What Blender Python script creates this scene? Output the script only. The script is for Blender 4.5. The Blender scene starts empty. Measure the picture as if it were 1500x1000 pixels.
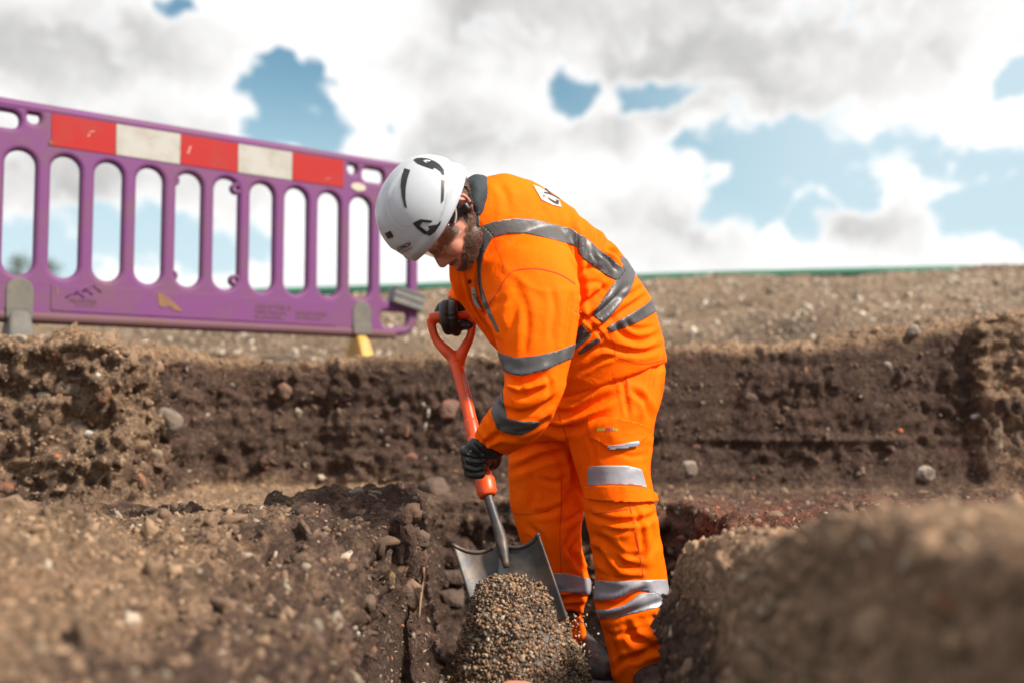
import bpy, bmesh, math, random
import numpy as np
from mathutils import Vector, Matrix
from mathutils.bvhtree import BVHTree
from mathutils.geometry import delaunay_2d_cdt

# ------------------------------------------------------------------ camera
FPX = 1458.33                      # focal length of the photograph in its own pixels (35 mm lens)
PITCH = math.atan(88 / FPX)
CAMZ = 0.82
scene = bpy.context.scene
col = scene.collection
cam_d = bpy.data.cameras.new('camera')
cam = bpy.data.objects.new('camera', cam_d)
col.objects.link(cam)
cam.location = (0, 0, CAMZ)
cam.rotation_euler = (math.pi / 2 + PITCH, 0, 0)
cam_d.lens = 35.0
cam_d.sensor_width = 36.0
cam_d.clip_start = 0.05
cam_d.clip_end = 2000
cam_d.dof.use_dof = True
cam_d.dof.focus_distance = 2.66
cam_d.dof.aperture_fstop = 1.4
scene.camera = cam

# ------------------------------------------------------------------ sun and sky
SUN_AZ = math.radians(118)          # clockwise from the view direction (high on the right, a little behind the camera)
SUN_EL = math.radians(42)
sd = bpy.data.lights.new('sun', 'SUN')
sd.energy = 4.4
sd.angle = math.radians(7.0)
sd.color = (1.0, 0.91, 0.78)
sun = bpy.data.objects.new('sun', sd)
col.objects.link(sun)
sdir = Vector((math.sin(SUN_AZ) * math.cos(SUN_EL), math.cos(SUN_AZ) * math.cos(SUN_EL), math.sin(SUN_EL)))
sun.rotation_euler = (-sdir).to_track_quat('-Z', 'Y').to_euler()
sun.location = sdir * 30
scene.view_settings.view_transform = 'Standard'
scene.view_settings.look = 'None'
scene.view_settings.exposure = 0.86
scene.view_settings.gamma = 1.0
scene.view_settings.use_curve_mapping = False
scene.cycles.use_denoising = True
scene.cycles.max_bounces = 6
scene.cycles.transparent_max_bounces = 8
scene.cycles.caustics_reflective = False
scene.cycles.caustics_refractive = False

def pixdir(px, py):
    x = (px - 750) / FPX; v = (500 - py) / FPX
    d = Vector((x, math.cos(PITCH) - v * math.sin(PITCH), math.sin(PITCH) + v * math.cos(PITCH)))
    return d

def build_world():
    w = bpy.data.worlds.new('World')
    scene.world = w
    w.use_nodes = True
    w.cycles.sampling_method = 'MANUAL'; w.cycles.sample_map_resolution = 256
    nt = w.node_tree; N = nt.nodes; L = nt.links
    N.clear()
    out = N.new('ShaderNodeOutputWorld'); bg = N.new('ShaderNodeBackground')
    L.new(bg.outputs[0], out.inputs[0])
    sky = N.new('ShaderNodeTexSky')
    sky.sky_type = 'NISHITA'; sky.sun_disc = False
    sky.sun_elevation = SUN_EL; sky.sun_rotation = SUN_AZ
    sky.air_density = 1.0; sky.dust_density = 0.6; sky.ozone_density = 1.5
    tc = N.new('ShaderNodeTexCoord')
    def math_(op, a, b=None, c=None, clamp=False):
        n = N.new('ShaderNodeMath'); n.operation = op; n.use_clamp = clamp
        for i, v in enumerate((a, b, c)):
            if v is None: continue
            if isinstance(v, (int, float)): n.inputs[i].default_value = v
            else: L.new(v, n.inputs[i])
        return n.outputs[0]
    def vmath(op, a, b):
        n = N.new('ShaderNodeVectorMath'); n.operation = op
        for i, v in enumerate((a, b)):
            if isinstance(v, (tuple, list, Vector)): n.inputs[i].default_value = v
            elif v is not None: L.new(v, n.inputs[i])
        return n
    def noise(vec, scale, detail, rough=0.55):
        n = N.new('ShaderNodeTexNoise'); n.inputs['Scale'].default_value = scale
        n.inputs['Detail'].default_value = detail; n.inputs['Roughness'].default_value = rough
        L.new(vec, n.inputs['Vector']); return n
    def smooth(v, a, b):
        n = N.new('ShaderNodeMapRange'); n.interpolation_type = 'SMOOTHSTEP'
        n.inputs['From Min'].default_value = a; n.inputs['From Max'].default_value = b
        L.new(v, n.inputs['Value']); return n.outputs['Result']
    d0 = vmath('NORMALIZE', tc.outputs['Generated'], None).outputs[0]
    # puffy edges: the direction is warped by two sizes of noise
    w1 = vmath('SUBTRACT', noise(d0, 7.0, 5, 0.6).outputs['Color'], (0.5, 0.5, 0.5)).outputs[0]
    ds = vmath('ADD', d0, vmath('MULTIPLY', w1, (0.10, 0.10, 0.08)).outputs[0]).outputs[0]
    def blob(vec, px, py, rx, ry, soft=0.35):
        c = pixdir(px, py).normalized()
        s = vmath('SUBTRACT', vec, tuple(c)).outputs[0]
        m = vmath('MULTIPLY', s, (FPX / rx, FPX / max(rx, ry), FPX / ry)).outputs[0]
        ln = N.new('ShaderNodeVectorMath'); ln.operation = 'LENGTH'; L.new(m, ln.inputs[0])
        n = N.new('ShaderNodeMapRange'); n.interpolation_type = 'SMOOTHSTEP'
        n.inputs['From Min'].default_value = 1 + soft; n.inputs['From Max'].default_value = 1 - soft
        L.new(ln.outputs['Value'], n.inputs['Value'])
        return n.outputs['Result']
    def union(lst):
        r = lst[0]
        for k in lst[1:]: r = math_('MAXIMUM', r, k)
        return r
    # gaps of blue between the clouds
    def voro(vec, scale, detail):
        n = N.new('ShaderNodeTexVoronoi'); n.voronoi_dimensions = '2D'; n.feature = 'SMOOTH_F1'; n.normalize = False; n.inputs['Scale'].default_value = scale
        n.inputs['Smoothness'].default_value = 0.25; n.inputs['Detail'].default_value = detail; n.inputs['Roughness'].default_value = 0.5
        L.new(vec, n.inputs['Vector']); return n.outputs['Distance']
    gaps = [blob(ds, *a, 0.95) for a in ((425, 150, 95, 62), (455, 195, 70, 30), (400, 105, 40, 24), (836, 128, 44, 30), (955, 140, 85, 26), (1180, 222, 165, 50),
            (1095, 285, 62, 70), (1180, 320, 34, 40), (1275, 262, 30, 40), (1420, 235, 90, 30), (1475, 300, 70, 60), (265, 14, 34, 26), (60, 365, 150, 50), (250, 350, 170, 42), (385, 350, 50, 28),
            (1495, 110, 26, 26))]
    edge_n = noise(vmath('MULTIPLY', ds, (1.0, 1.0, 1.3)).outputs[0], 15.0, 9, 0.62).outputs['Fac']
    sx = N.new('ShaderNodeSeparateXYZ'); L.new(ds, sx.inputs[0]); cx = N.new('ShaderNodeCombineXYZ')
    L.new(sx.outputs['X'], cx.inputs['X']); L.new(sx.outputs['Z'], cx.inputs['Y'])
    bil = math_('MULTIPLY', voro(cx.outputs[0], 17.0, 2.0), 0.57)
    e1 = math_('MULTIPLY', math_('SUBTRACT', edge_n, 0.5), 1.6)
    e2 = math_('MULTIPLY', math_('SUBTRACT', bil, 0.33), 1.05)
    field = math_('ADD', union(gaps), math_('ADD', e1, e2))
    gap = smooth(field, 0.46, 0.82)
    # broken cloud over the rest of the sky
    far_n = noise(vmath('MULTIPLY', ds, (1.0, 1.0, 2.2)).outputs[0], 2.6, 6, 0.58).outputs['Fac']
    el = N.new('ShaderNodeSeparateXYZ'); L.new(d0, el.inputs[0])
    outside = math_('SUBTRACT', 1.0, blob(d0, 750, 300, 1050, 560, 0.25))
    wild = math_('MULTIPLY', smooth(math_('ADD', far_n, math_('MULTIPLY', e2, 0.1)), 0.56, 0.64), outside)
    blue_mask = math_('MAXIMUM', gap, wild)
    # grey undersides of the clouds
    dg_ = vmath('ADD', d0, vmath('MULTIPLY', w1, (0.20, 0.20, 0.14)).outputs[0]).outputs[0]
    greys = [blob(dg_, px, py, rx, ry, 0.9) for px, py, rx, ry in ((1030, 60, 380, 110), (1080, 140, 230, 60), (860, 195, 120, 46), (720, 40, 150, 70), (120, 250, 250, 90), (985, 345, 120, 55), (1270, 340, 90, 40),
              (100, 60, 240, 60), (700, 200, 120, 70), (620, 90, 90, 60), (1400, 40, 60, 40))]
    gr = union(greys)
    gn = smooth(math_('ADD', noise(ds, 7.0, 8, 0.6).outputs['Fac'], math_('MULTIPLY', math_('SUBTRACT', bil, 0.33), 0.35)), 0.34, 0.66)
    gr2 = math_('MAXIMUM', math_('MULTIPLY', gr, math_('ADD', math_('MULTIPLY', gn, 0.50), 0.50)), math_('MULTIPLY', gn, 0.24))
    # cloud edges next to a gap catch the sun
    gr2 = math_('MULTIPLY', gr2, math_('SUBTRACT', 1.0, math_('MULTIPLY', smooth(field, 0.15, 0.65), 0.6)))
    wildg = math_('MULTIPLY', math_('MULTIPLY', smooth(far_n, 0.30, 0.48), 0.45), outside)
    gr3 = math_('MAXIMUM', gr2, wildg)
    mixc = N.new('ShaderNodeMix'); mixc.data_type = 'RGBA'
    L.new(gr3, mixc.inputs['Factor'])
    mixc.inputs['A'].default_value = (0.66, 0.655, 0.648, 1)
    mixc.inputs['B'].default_value = (0.325, 0.322, 0.32, 1)
    skys = vmath('MULTIPLY', sky.outputs[0], (0.066, 0.082, 0.071)).outputs[0]
    # paler air near the horizon and towards the sun
    veil = N.new('ShaderNodeMix'); veil.data_type = 'RGBA'
    pale = math_('MAXIMUM', smooth(el.outputs['Z'], 0.34, 0.10), math_('MULTIPLY', smooth(el.outputs['X'], -0.02, 0.34), 0.85))
    L.new(pale, veil.inputs['Factor'])
    L.new(skys, veil.inputs['A']); veil.inputs['B'].default_value = (0.37, 0.465, 0.51, 1)
    mix = N.new('ShaderNodeMix'); mix.data_type = 'RGBA'
    L.new(blue_mask, mix.inputs['Factor'])
    L.new(mixc.outputs['Result'], mix.inputs['A']); L.new(veil.outputs['Result'], mix.inputs['B'])
    L.new(mix.outputs['Result'], bg.inputs['Color'])
    bg.inputs['Strength'].default_value = 1.0
build_world()

# ------------------------------------------------------------------ helpers
def P(px, py, d):
    """photo pixel + distance along the view axis -> world point"""
    x = (px - 750) / FPX * d; v = (500 - py) / FPX * d
    return np.array((x, d * math.cos(PITCH) - v * math.sin(PITCH), CAMZ + d * math.sin(PITCH) + v * math.cos(PITCH)))

def proj(V):
    c, s = math.cos(PITCH), math.sin(PITCH)
    z = V[:, 2] - CAMZ
    d = V[:, 1] * c + z * s
    v = -V[:, 1] * s + z * c
    return 750 + V[:, 0] / d * FPX, 500 - v / d * FPX, d

_GR = np.array([(1,1,0),(-1,1,0),(1,-1,0),(-1,-1,0),(1,0,1),(-1,0,1),(1,0,-1),(-1,0,-1),(0,1,1),(0,-1,1),(0,1,-1),(0,-1,-1),(1,1,0),(-1,1,0),(0,-1,1),(0,-1,-1)], dtype=np.float32)
def perlin(p, seed=0):
    p = np.asarray(p, dtype=np.float32)
    i = np.floor(p).astype(np.int64); f = p - i
    u = f * f * f * (f * (f * 6 - 15) + 10)
    def g(dx, dy, dz):
        h = ((i[:, 0] + dx) * 374761393 + (i[:, 1] + dy) * 668265263 + (i[:, 2] + dz) * 1442695041 + seed * 974711) & 0xffffffff
        h = ((h ^ (h >> 13)) * 1274126177) & 0xffffffff
        h = (h ^ (h >> 16)) & 15
        q = _GR[h]
        return q[:, 0] * (f[:, 0] - dx) + q[:, 1] * (f[:, 1] - dy) + q[:, 2] * (f[:, 2] - dz)
    def lerp(a, b, t): return a + (b - a) * t
    x00 = lerp(g(0,0,0), g(1,0,0), u[:, 0]); x10 = lerp(g(0,1,0), g(1,1,0), u[:, 0])
    x01 = lerp(g(0,0,1), g(1,0,1), u[:, 0]); x11 = lerp(g(0,1,1), g(1,1,1), u[:, 0])
    return lerp(lerp(x00, x10, u[:, 1]), lerp(x01, x11, u[:, 1]), u[:, 2])

def sstep(a, b, t):
    t = np.clip((t - a) / (b - a), 0, 1)
    return t * t * (3 - 2 * t)

def mesh_np(name, V, F):
    V = np.asarray(V, dtype=np.float32); 
    me = bpy.data.meshes.new(name)
    if isinstance(F, np.ndarray):
        k = F.shape[1]; n = len(F)
        me.vertices.add(len(V)); me.vertices.foreach_set('co', V.ravel())
        me.loops.add(n * k); me.loops.foreach_set('vertex_index', F.astype(np.int32).ravel())
        me.polygons.add(n)
        me.polygons.foreach_set('loop_start', np.arange(0, n * k, k, dtype=np.int32))
        me.polygons.foreach_set('loop_total', np.full(n, k, dtype=np.int32))
        me.update(calc_edges=True); me.validate()
    else:
        me.from_pydata([tuple(map(float, v)) for v in V], [], [tuple(map(int, f)) for f in F]); me.update()
    return me

def mk(name, V, F, mat, parent=None, smooth=True, loc=None, recalc=False):
    """one mesh object; V in world coordinates, stored relative to the parent's (or its own) base point"""
    V = np.asarray(V, dtype=np.float64)
    base = np.array(loc if loc is not None else (0, 0, 0), dtype=np.float64)
    if parent is not None: base = np.array(parent['_base'])
    me = mesh_np(name, V - base, F)
    if recalc:
        bm = bmesh.new(); bm.from_mesh(me); bmesh.ops.recalc_face_normals(bm, faces=bm.faces[:]); bm.to_mesh(me); bm.free()
    if smooth: me.polygons.foreach_set('use_smooth', np.ones(len(me.polygons), dtype=bool))
    o = bpy.data.objects.new(name, me)
    col.objects.link(o)
    if mat is not None: me.materials.append(mat)
    if parent is not None: o.parent = parent
    else: o.location = base
    o['_base'] = [float(b) for b in base]
    return o

def root(name, loc, label=None, cat=None, group=None):
    o = bpy.data.objects.new(name, None); col.objects.link(o)
    o.location = loc; o['_base'] = [float(b) for b in loc]; o.empty_display_size = 0.1
    return tag(o, label, cat, group)

def tag(o, label=None, cat=None, group=None, kind=None):
    if label: o['label'] = label
    if cat: o['category'] = cat
    if group: o['group'] = group
    if kind: o['kind'] = kind
    return o

def join(parts):
    vs, fs, o = [], [], 0
    for v, f in parts:
        v = np.asarray(v); vs.append(v); fs += [tuple(i + o for i in q) for q in f]; o += len(v)
    return np.vstack(vs), fs

def catmull(A, sub):
    A = np.asarray(A, dtype=np.float64); n = len(A)
    if n < 3 or sub <= 1:
        out = [A[0]]
        for i in range(n - 1):
            for k in range(1, max(sub, 1) + 1): out.append(A[i] + (A[i + 1] - A[i]) * k / max(sub, 1))
        return np.array(out)
    out = []
    for i in range(n - 1):
        p0 = A[i - 1] if i > 0 else 2 * A[0] - A[1]
        p1, p2 = A[i], A[i + 1]
        p3 = A[i + 2] if i + 2 < n else 2 * A[-1] - A[-2]
        for k in range(sub):
            t = k / sub
            out.append(0.5 * ((2 * p1) + (-p0 + p2) * t + (2 * p0 - 5 * p1 + 4 * p2 - p3) * t * t + (-p0 + 3 * p1 - 3 * p2 + p3) * t ** 3))
    out.append(A[-1])
    return np.array(out)

def loft(rings, n=28, sub=5, power=2.0):
    """rings: list of (centre, a, b); closed tube through ellipses, capped"""
    R = catmull(np.array([np.concatenate(r) for r in rings]), sub)
    t = np.linspace(0, 2 * math.pi, n, endpoint=False)
    ct, st = np.cos(t), np.sin(t)
    ct = np.sign(ct) * np.abs(ct) ** (2 / power); st = np.sign(st) * np.abs(st) ** (2 / power)
    V = (R[:, None, 0:3] + ct[None, :, None] * R[:, None, 3:6] + st[None, :, None] * R[:, None, 6:9]).reshape(-1, 3)
    m = len(R); F = []
    for i in range(m - 1):
        for j in range(n):
            F.append((i * n + j, i * n + (j + 1) % n, (i + 1) * n + (j + 1) % n, (i + 1) * n + j))
    c0, c1 = len(V), len(V) + 1
    V = np.vstack([V, R[0, :3], R[-1, :3]])
    for j in range(n):
        F.append((c0, (j + 1) % n, j)); F.append((c1, (m - 1) * n + j, (m - 1) * n + (j + 1) % n))
    return V, F

def pring(pl, pr, d, hd, tilt=0.0):
    """ring from the two outline pixels of a limb, its depth and half its thickness in depth"""
    A = P(pl[0], pl[1], d + tilt); B = P(pr[0], pr[1], d - tilt)
    a = (B - A) / 2
    y = np.array((0, 1.0, 0)); y = y - a * (y @ a) / (a @ a); y /= np.linalg.norm(y)
    return (A + B) / 2, a, y * hd

def tube(pts, radii, n=14, sub=4, flat=1.0, up=(0, 0, 1)):
    pts = np.asarray(pts, dtype=np.float64)
    if np.isscalar(radii): radii = [radii] * len(pts)
    Q = catmull(np.hstack([pts, np.array(radii)[:, None]]), sub)
    T = np.gradient(Q[:, :3], axis=0); T /= np.linalg.norm(T, axis=1)[:, None] + 1e-12
    rings = []; ref = np.array(up, dtype=float)
    if abs(T[0] @ ref) > 0.95: ref = np.array((1.0, 0, 0))
    for p, t, r in zip(Q[:, :3], T, Q[:, 3]):
        ref = ref - t * (ref @ t); ref /= np.linalg.norm(ref)
        rings.append((p, ref * r * flat, np.cross(t, ref) * r))
    return loft(rings, n, 1)

def ball(c, axes, n=20, m=14):
    A = np.array(axes, dtype=float)
    if A.ndim == 1: A = np.diag(A)
    V = []; 
    for i in range(1, m):
        th = math.pi * i / m
        for j in range(n):
            ph = 2 * math.pi * j / n
            V.append((math.sin(th) * math.cos(ph), math.sin(th) * math.sin(ph), math.cos(th)))
    V += [(0, 0, 1), (0, 0, -1)]
    V = np.array(V) @ A + np.array(c)
    F = []
    for i in range(m - 2):
        for j in range(n): F.append((i * n + j, (i + 1) * n + j, (i + 1) * n + (j + 1) % n, i * n + (j + 1) % n))
    t, b = len(V) - 2, len(V) - 1
    for j in range(n):
        F.append((t, j, (j + 1) % n)); F.append((b, (m - 2) * n + (j + 1) % n, (m - 2) * n + j))
    return V, F

def eval_mesh(o):
    dg = bpy.context.evaluated_depsgraph_get(); dg.update()
    e = o.evaluated_get(dg); me = e.to_mesh()
    V = np.empty(len(me.vertices) * 3, dtype=np.float32); me.vertices.foreach_get('co', V)
    me.calc_loop_triangles()
    lt = np.empty(len(me.polygons), dtype=np.int32); me.polygons.foreach_get('loop_total', lt)
    li = np.empty(len(me.loops), dtype=np.int32); me.loops.foreach_get('vertex_index', li)
    if len(lt) and (lt == 4).all(): F = li.reshape(-1, 4)
    elif len(lt) and (lt == 3).all(): F = li.reshape(-1, 3)
    else:
        F = np.empty(len(me.loop_triangles) * 3, dtype=np.int32); me.loop_triangles.foreach_get('vertices', F); F = F.reshape(-1, 3)
    e.to_mesh_clear()
    return V.reshape(-1, 3).astype(np.float64), F.copy()

def remesh(V, F, voxel, smooth=4, lam=0.5):
    me = mesh_np('tmp', V, F); o = bpy.data.objects.new('tmp', me); col.objects.link(o)
    m = o.modifiers.new('r', 'REMESH'); m.mode = 'VOXEL'; m.voxel_size = voxel; m.adaptivity = 0
    V, F = eval_mesh(o)
    bpy.data.objects.remove(o); bpy.data.meshes.remove(me)
    return lap(V, F, smooth, lam), F

def edges_of(F):
    k = F.shape[1]
    E = np.vstack([np.stack([F[:, i], F[:, (i + 1) % k]], 1) for i in range(k)])
    E = np.sort(E, 1)
    return np.unique(E, axis=0)

def lap(V, F, it, lam=0.5):
    if it == 0: return V
    E = edges_of(F); n = len(V)
    cnt = np.bincount(E.ravel(), minlength=n).astype(float)[:, None]; cnt[cnt == 0] = 1
    for k in range(it):
        S = np.zeros_like(V)
        for c in range(3):
            S[:, c] = np.bincount(E[:, 0], V[E[:, 1], c], n) + np.bincount(E[:, 1], V[E[:, 0], c], n)
        l = lam if k % 2 == 0 or lam > 0.55 else lam * 0.9
        V = V + (S / cnt - V) * l
    return V

def normals(V, F):
    a, b, c = V[F[:, 0]], V[F[:, 1]], V[F[:, 2]]
    n = np.cross(b - a, c - a)
    if F.shape[1] == 4: n = n + np.cross(c - a, V[F[:, 3]] - a)
    N = np.zeros_like(V)
    for k in range(F.shape[1]):
        for c_ in range(3): N[:, c_] += np.bincount(F[:, k], n[:, c_], len(V))
    return N / (np.linalg.norm(N, axis=1)[:, None] + 1e-12)

def tris(F):
    return F if F.shape[1] == 3 else np.vstack([F[:, [0, 1, 2]], F[:, [0, 2, 3]]])

def seg_dist(px, py, poly, closed=False):
    poly = np.asarray(poly, dtype=float); D = np.full(len(px), 1e9)
    n = len(poly) if closed else len(poly) - 1
    for i in range(n):
        a = poly[i]; b = poly[(i + 1) % len(poly)]; ab = b - a
        t = np.clip(((px - a[0]) * ab[0] + (py - a[1]) * ab[1]) / (ab @ ab + 1e-9), 0, 1)
        D = np.minimum(D, np.hypot(px - a[0] - t * ab[0], py - a[1] - t * ab[1]))
    return D

def poly_sd(px, py, poly):
    poly = np.asarray(poly, dtype=float); ins = np.zeros(len(px), dtype=bool)
    for i in range(len(poly)):
        x1, y1 = poly[i]; x2, y2 = poly[(i + 1) % len(poly)]
        if y1 == y2: continue
        c = ((y1 > py) != (y2 > py)) & (px < (x2 - x1) * (py - y1) / (y2 - y1) + x1)
        ins ^= c
    D = seg_dist(px, py, poly, True)
    return np.where(ins, D, -D)

def clip_patch(V, F, N, s, off, skirt=0.004):
    """cut the surface where the scalar s > 0 and lift that piece by off along the normals"""
    T = tris(F); keep = (s[T] > 0).any(1); T = T[keep]
    if not len(T): return None
    W = V + N * off
    verts = []; idx = {}; faces = []; nrm = []
    def vid(i):
        if i not in idx: idx[i] = len(verts); verts.append(W[i]); nrm.append(N[i])
        return idx[i]
    def eid(i, j):
        k = (min(i, j), max(i, j))
        if k not in idx:
            t = s[k[0]] / (s[k[0]] - s[k[1]])
            idx[k] = len(verts); verts.append(W[k[0]] + (W[k[1]] - W[k[0]]) * t); nrm.append(N[k[0]] + (N[k[1]] - N[k[0]]) * t)
        return idx[k]
    for t in T.tolist():
        out = []
        for a in range(3):
            i, j = t[a], t[(a + 1) % 3]
            if s[i] > 0: out.append(vid(i))
            if (s[i] > 0) != (s[j] > 0): out.append(eid(i, j))
        if len(out) >= 3: faces.append(tuple(out))
    ec = {}
    for f in faces:
        for a in range(len(f)):
            e = (f[a], f[(a + 1) % len(f)])
            ec[e] = ec.get(e, 0) + 1
    low = {}
    for (a, b) in list(ec):
        if (b, a) not in ec:
            for i in (a, b):
                if i not in low: low[i] = len(verts); verts.append(verts[i] - np.asarray(nrm[i]) * (off + skirt)); nrm.append(nrm[i])
            faces.append((b, a, low[a], low[b]))
    return np.array(verts), faces

class Skin:
    """a finished surface that flat print, seams and bands can be laid on"""
    def __init__(self, V, F):
        self.V, self.F = V, F; self.N = normals(V, F)
        self.bvh = BVHTree.FromPolygons([tuple(v) for v in V], [tuple(f) for f in F.tolist()])
        self.px, self.py, self.d = proj(V)
    def hit(self, px, py, off=0.0, eye=(0, 0, CAMZ)):
        dv = pixdir(px, py).normalized()
        h, n, i, r = self.bvh.ray_cast(Vector(eye), dv)
        if h is None:
            return None
        if n.dot(dv) > 0: n = -n
        return np.array(h) + np.array(n) * off
    def near(self, p, off):
        h, n, i, r = self.bvh.find_nearest(Vector(p))
        return np.array(h) + np.array(n) * off
    def patch(self, poly, off=0.002, dmin=0, dmax=99, front=False):
        s = poly_sd(self.px, self.py, poly)
        s = np.where((self.d >= dmin) & (self.d <= dmax), s, -np.abs(s) - 4)
        if front:
            eye = np.array((0, 0, CAMZ)); fc = ((eye - self.V) * self.N).sum(1)
            s = np.where(fc > 0, s, -np.abs(s) - 4)
        return clip_patch(self.V, self.F, self.N, s, off)
    def decal2(self, P2, F2, off):
        out = []; ok = []
        for p in P2:
            h = self.hit(p[0], p[1], off); ok.append(h is not None)
            out.append(h if h is not None else np.zeros(3))
        F2 = [f for f in F2 if all(ok[i] for i in f)]
        return np.array(out), F2
    def decal(self, poly, off=0.0015, step=4.0):
        poly = np.asarray(poly, dtype=float); pts = []
        for i in range(len(poly)):
            a, b = poly[i], poly[(i + 1) % len(poly)]
            n = max(1, int(np.hypot(*(b - a)) / step))
            for k in range(n): pts.append(a + (b - a) * k / n)
        nb = len(pts); 
        lo, hi = poly.min(0), poly.max(0)
        gx, gy = np.meshgrid(np.arange(lo[0] + step / 2, hi[0], step), np.arange(lo[1] + step / 2, hi[1], step))
        g = np.stack([gx.ravel(), gy.ravel()], 1)
        if len(g):
            sd_ = poly_sd(g[:, 0], g[:, 1], poly); g = g[sd_ > step * 0.35]
        allp = [Vector(p) for p in pts] + [Vector(p) for p in g]
        r = delaunay_2d_cdt(allp, [(i, (i + 1) % nb) for i in range(nb)], [], 1, 1e-4)
        V2 = np.array([tuple(v) for v in r[0]]); F2 = []
        for f in r[2]:
            c = V2[list(f)].mean(0)
            if poly_sd(np.array([c[0]]), np.array([c[1]]), poly)[0] > 0: F2.append(tuple(f))
        return self.decal2(V2, F2, off)
    def ribbon(self, line, width, off=0.0015, step=2.5):
        line = catmull(np.asarray(line, dtype=float), 6)
        L_ = []; R_ = []
        T = np.gradient(line, axis=0); T /= np.linalg.norm(T, axis=1)[:, None] + 1e-9
        Nn = np.stack([-T[:, 1], T[:, 0]], 1)
        P2 = np.vstack([line - Nn * width / 2, line + Nn * width / 2]); n = len(line)
        return self.decal2(P2, [(i, i + 1, n + i + 1, n + i) for i in range(n - 1)], off)

def text_mesh(txt, bold=0.0):
    cu = bpy.data.curves.new('t', 'FONT'); cu.body = txt; cu.size = 1.0; cu.offset = bold; cu.resolution_u = 3
    o = bpy.data.objects.new('t', cu); col.objects.link(o)
    V, F = eval_mesh(o)
    bpy.data.objects.remove(o); bpy.data.curves.remove(cu)
    V[:, :2] -= V[:, :2].min(0)
    h = V[:, 1].max(); w = V[:, 0].max()
    return V[:, :2] / np.array((w, h)), F

def components(V, F):
    """the separate pieces of a mesh, dropping crumbs"""
    n = len(V); lab = np.arange(n)
    E = np.array([(f[i], f[i - 1]) for f in F for i in range(len(f))])
    for _ in range(400):
        m = np.minimum(lab[E[:, 0]], lab[E[:, 1]]); new = lab.copy()
        np.minimum.at(new, E[:, 0], m); np.minimum.at(new, E[:, 1], m); new = new[new]
        if (new == lab).all(): break
        lab = new
    fl = np.array([lab[f[0]] for f in F]); out = []
    for l in np.unique(fl):
        idx = np.where(fl == l)[0]
        if len(idx) < max(4, 0.04 * len(F)) and len(idx) != len(F): continue
        used = sorted({i for k in idx for i in F[k]}); mp = {u: k for k, u in enumerate(used)}
        out.append((np.asarray(V)[used], [tuple(mp[i] for i in F[k]) for k in idx]))
    return out

def add_parts(name, pieces, mat, parent, **kw):
    pieces = [p for p in pieces if p is not None and len(p[1])]
    if not pieces: return None
    first = None
    for V, F in [c for p in pieces for c in components(*p)]:
        o = mk(name, V, F, mat, parent, **kw); first = first or o
    return first

# ------------------------------------------------------------------ materials
def nodes_mat(name, base, rough=0.6, metallic=0.0, spec=0.5, noise=None, bump=None, **kw):
    """principled material; noise = (scale, amount, second colour), bump = (scale, strength, distance)"""
    m = bpy.data.materials.new(name); m.use_nodes = True
    nt = m.node_tree; N = nt.nodes; L = nt.links
    b = N['Principled BSDF']
    b.inputs['Base Color'].default_value = (*base, 1); b.inputs['Roughness'].default_value = rough
    b.inputs['Metallic'].default_value = metallic; b.inputs['Specular IOR Level'].default_value = spec
    tc = N.new('ShaderNodeTexCoord')
    if noise:
        n = N.new('ShaderNodeTexNoise'); n.inputs['Scale'].default_value = noise[0]; n.inputs['Detail'].default_value = 6
        n.inputs['Roughness'].default_value = 0.62
        L.new(tc.outputs['Object'], n.inputs['Vector'])
        mr = N.new('ShaderNodeMapRange'); mr.inputs['From Min'].default_value = noise[3] if len(noise) > 3 else 0.38
        mr.inputs['From Max'].default_value = noise[4] if len(noise) > 4 else 0.68; mr.inputs['To Max'].default_value = noise[1]
        L.new(n.outputs['Fac'], mr.inputs['Value'])
        mx = N.new('ShaderNodeMix'); mx.data_type = 'RGBA'
        mx.inputs['A'].default_value = (*base, 1); mx.inputs['B'].default_value = (*noise[2], 1)
        L.new(mr.outputs['Result'], mx.inputs['Factor']); L.new(mx.outputs['Result'], b.inputs['Base Color'])
    if bump:
        n2 = N.new('ShaderNodeTexNoise'); n2.inputs['Scale'].default_value = bump[0]; n2.inputs['Detail'].default_value = 5
        L.new(tc.outputs['Object'], n2.inputs['Vector'])
        bp = N.new('ShaderNodeBump'); bp.inputs['Strength'].default_value = bump[1]; bp.inputs['Distance'].default_value = bump[2]
        L.new(n2.outputs['Fac'], bp.inputs['Height']); L.new(bp.outputs['Normal'], b.inputs['Normal'])
    for k, v in kw.items():
        b.inputs[k.replace('_', ' ')].default_value = v
    return m

def worley(p, seed=0):
    p = np.asarray(p, dtype=np.float32); i = np.floor(p).astype(np.int64); best = np.full(len(p), 9.0, dtype=np.float32)
    for dx in (-1, 0, 1):
        for dy in (-1, 0, 1):
            for dz in (-1, 0, 1):
                c = i + np.array((dx, dy, dz))
                h = (c[:, 0] * 374761393 + c[:, 1] * 668265263 + c[:, 2] * 1442695041 + seed * 974711) & 0xffffffff
                h = ((h ^ (h >> 13)) * 1274126177) & 0xffffffff; h ^= (h >> 16)
                j = np.stack([(h & 1023) / 1023.0, ((h >> 10) & 1023) / 1023.0, ((h >> 20) & 1023) / 1023.0], 1).astype(np.float32)
                best = np.minimum(best, ((c + j - p) ** 2).sum(1))
    return np.sqrt(best)

def attr_mat(name, attr, rough=0.8, mul=1.0, bump=None, spec=0.3):
    m = nodes_mat(name, (0.5, 0.5, 0.5), rough, spec=spec, bump=bump)
    N = m.node_tree.nodes; L = m.node_tree.links
    a = N.new('ShaderNodeAttribute'); a.attribute_name = attr
    L.new(a.outputs['Color'], N['Principled BSDF'].inputs['Base Color'])
    return m

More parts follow.
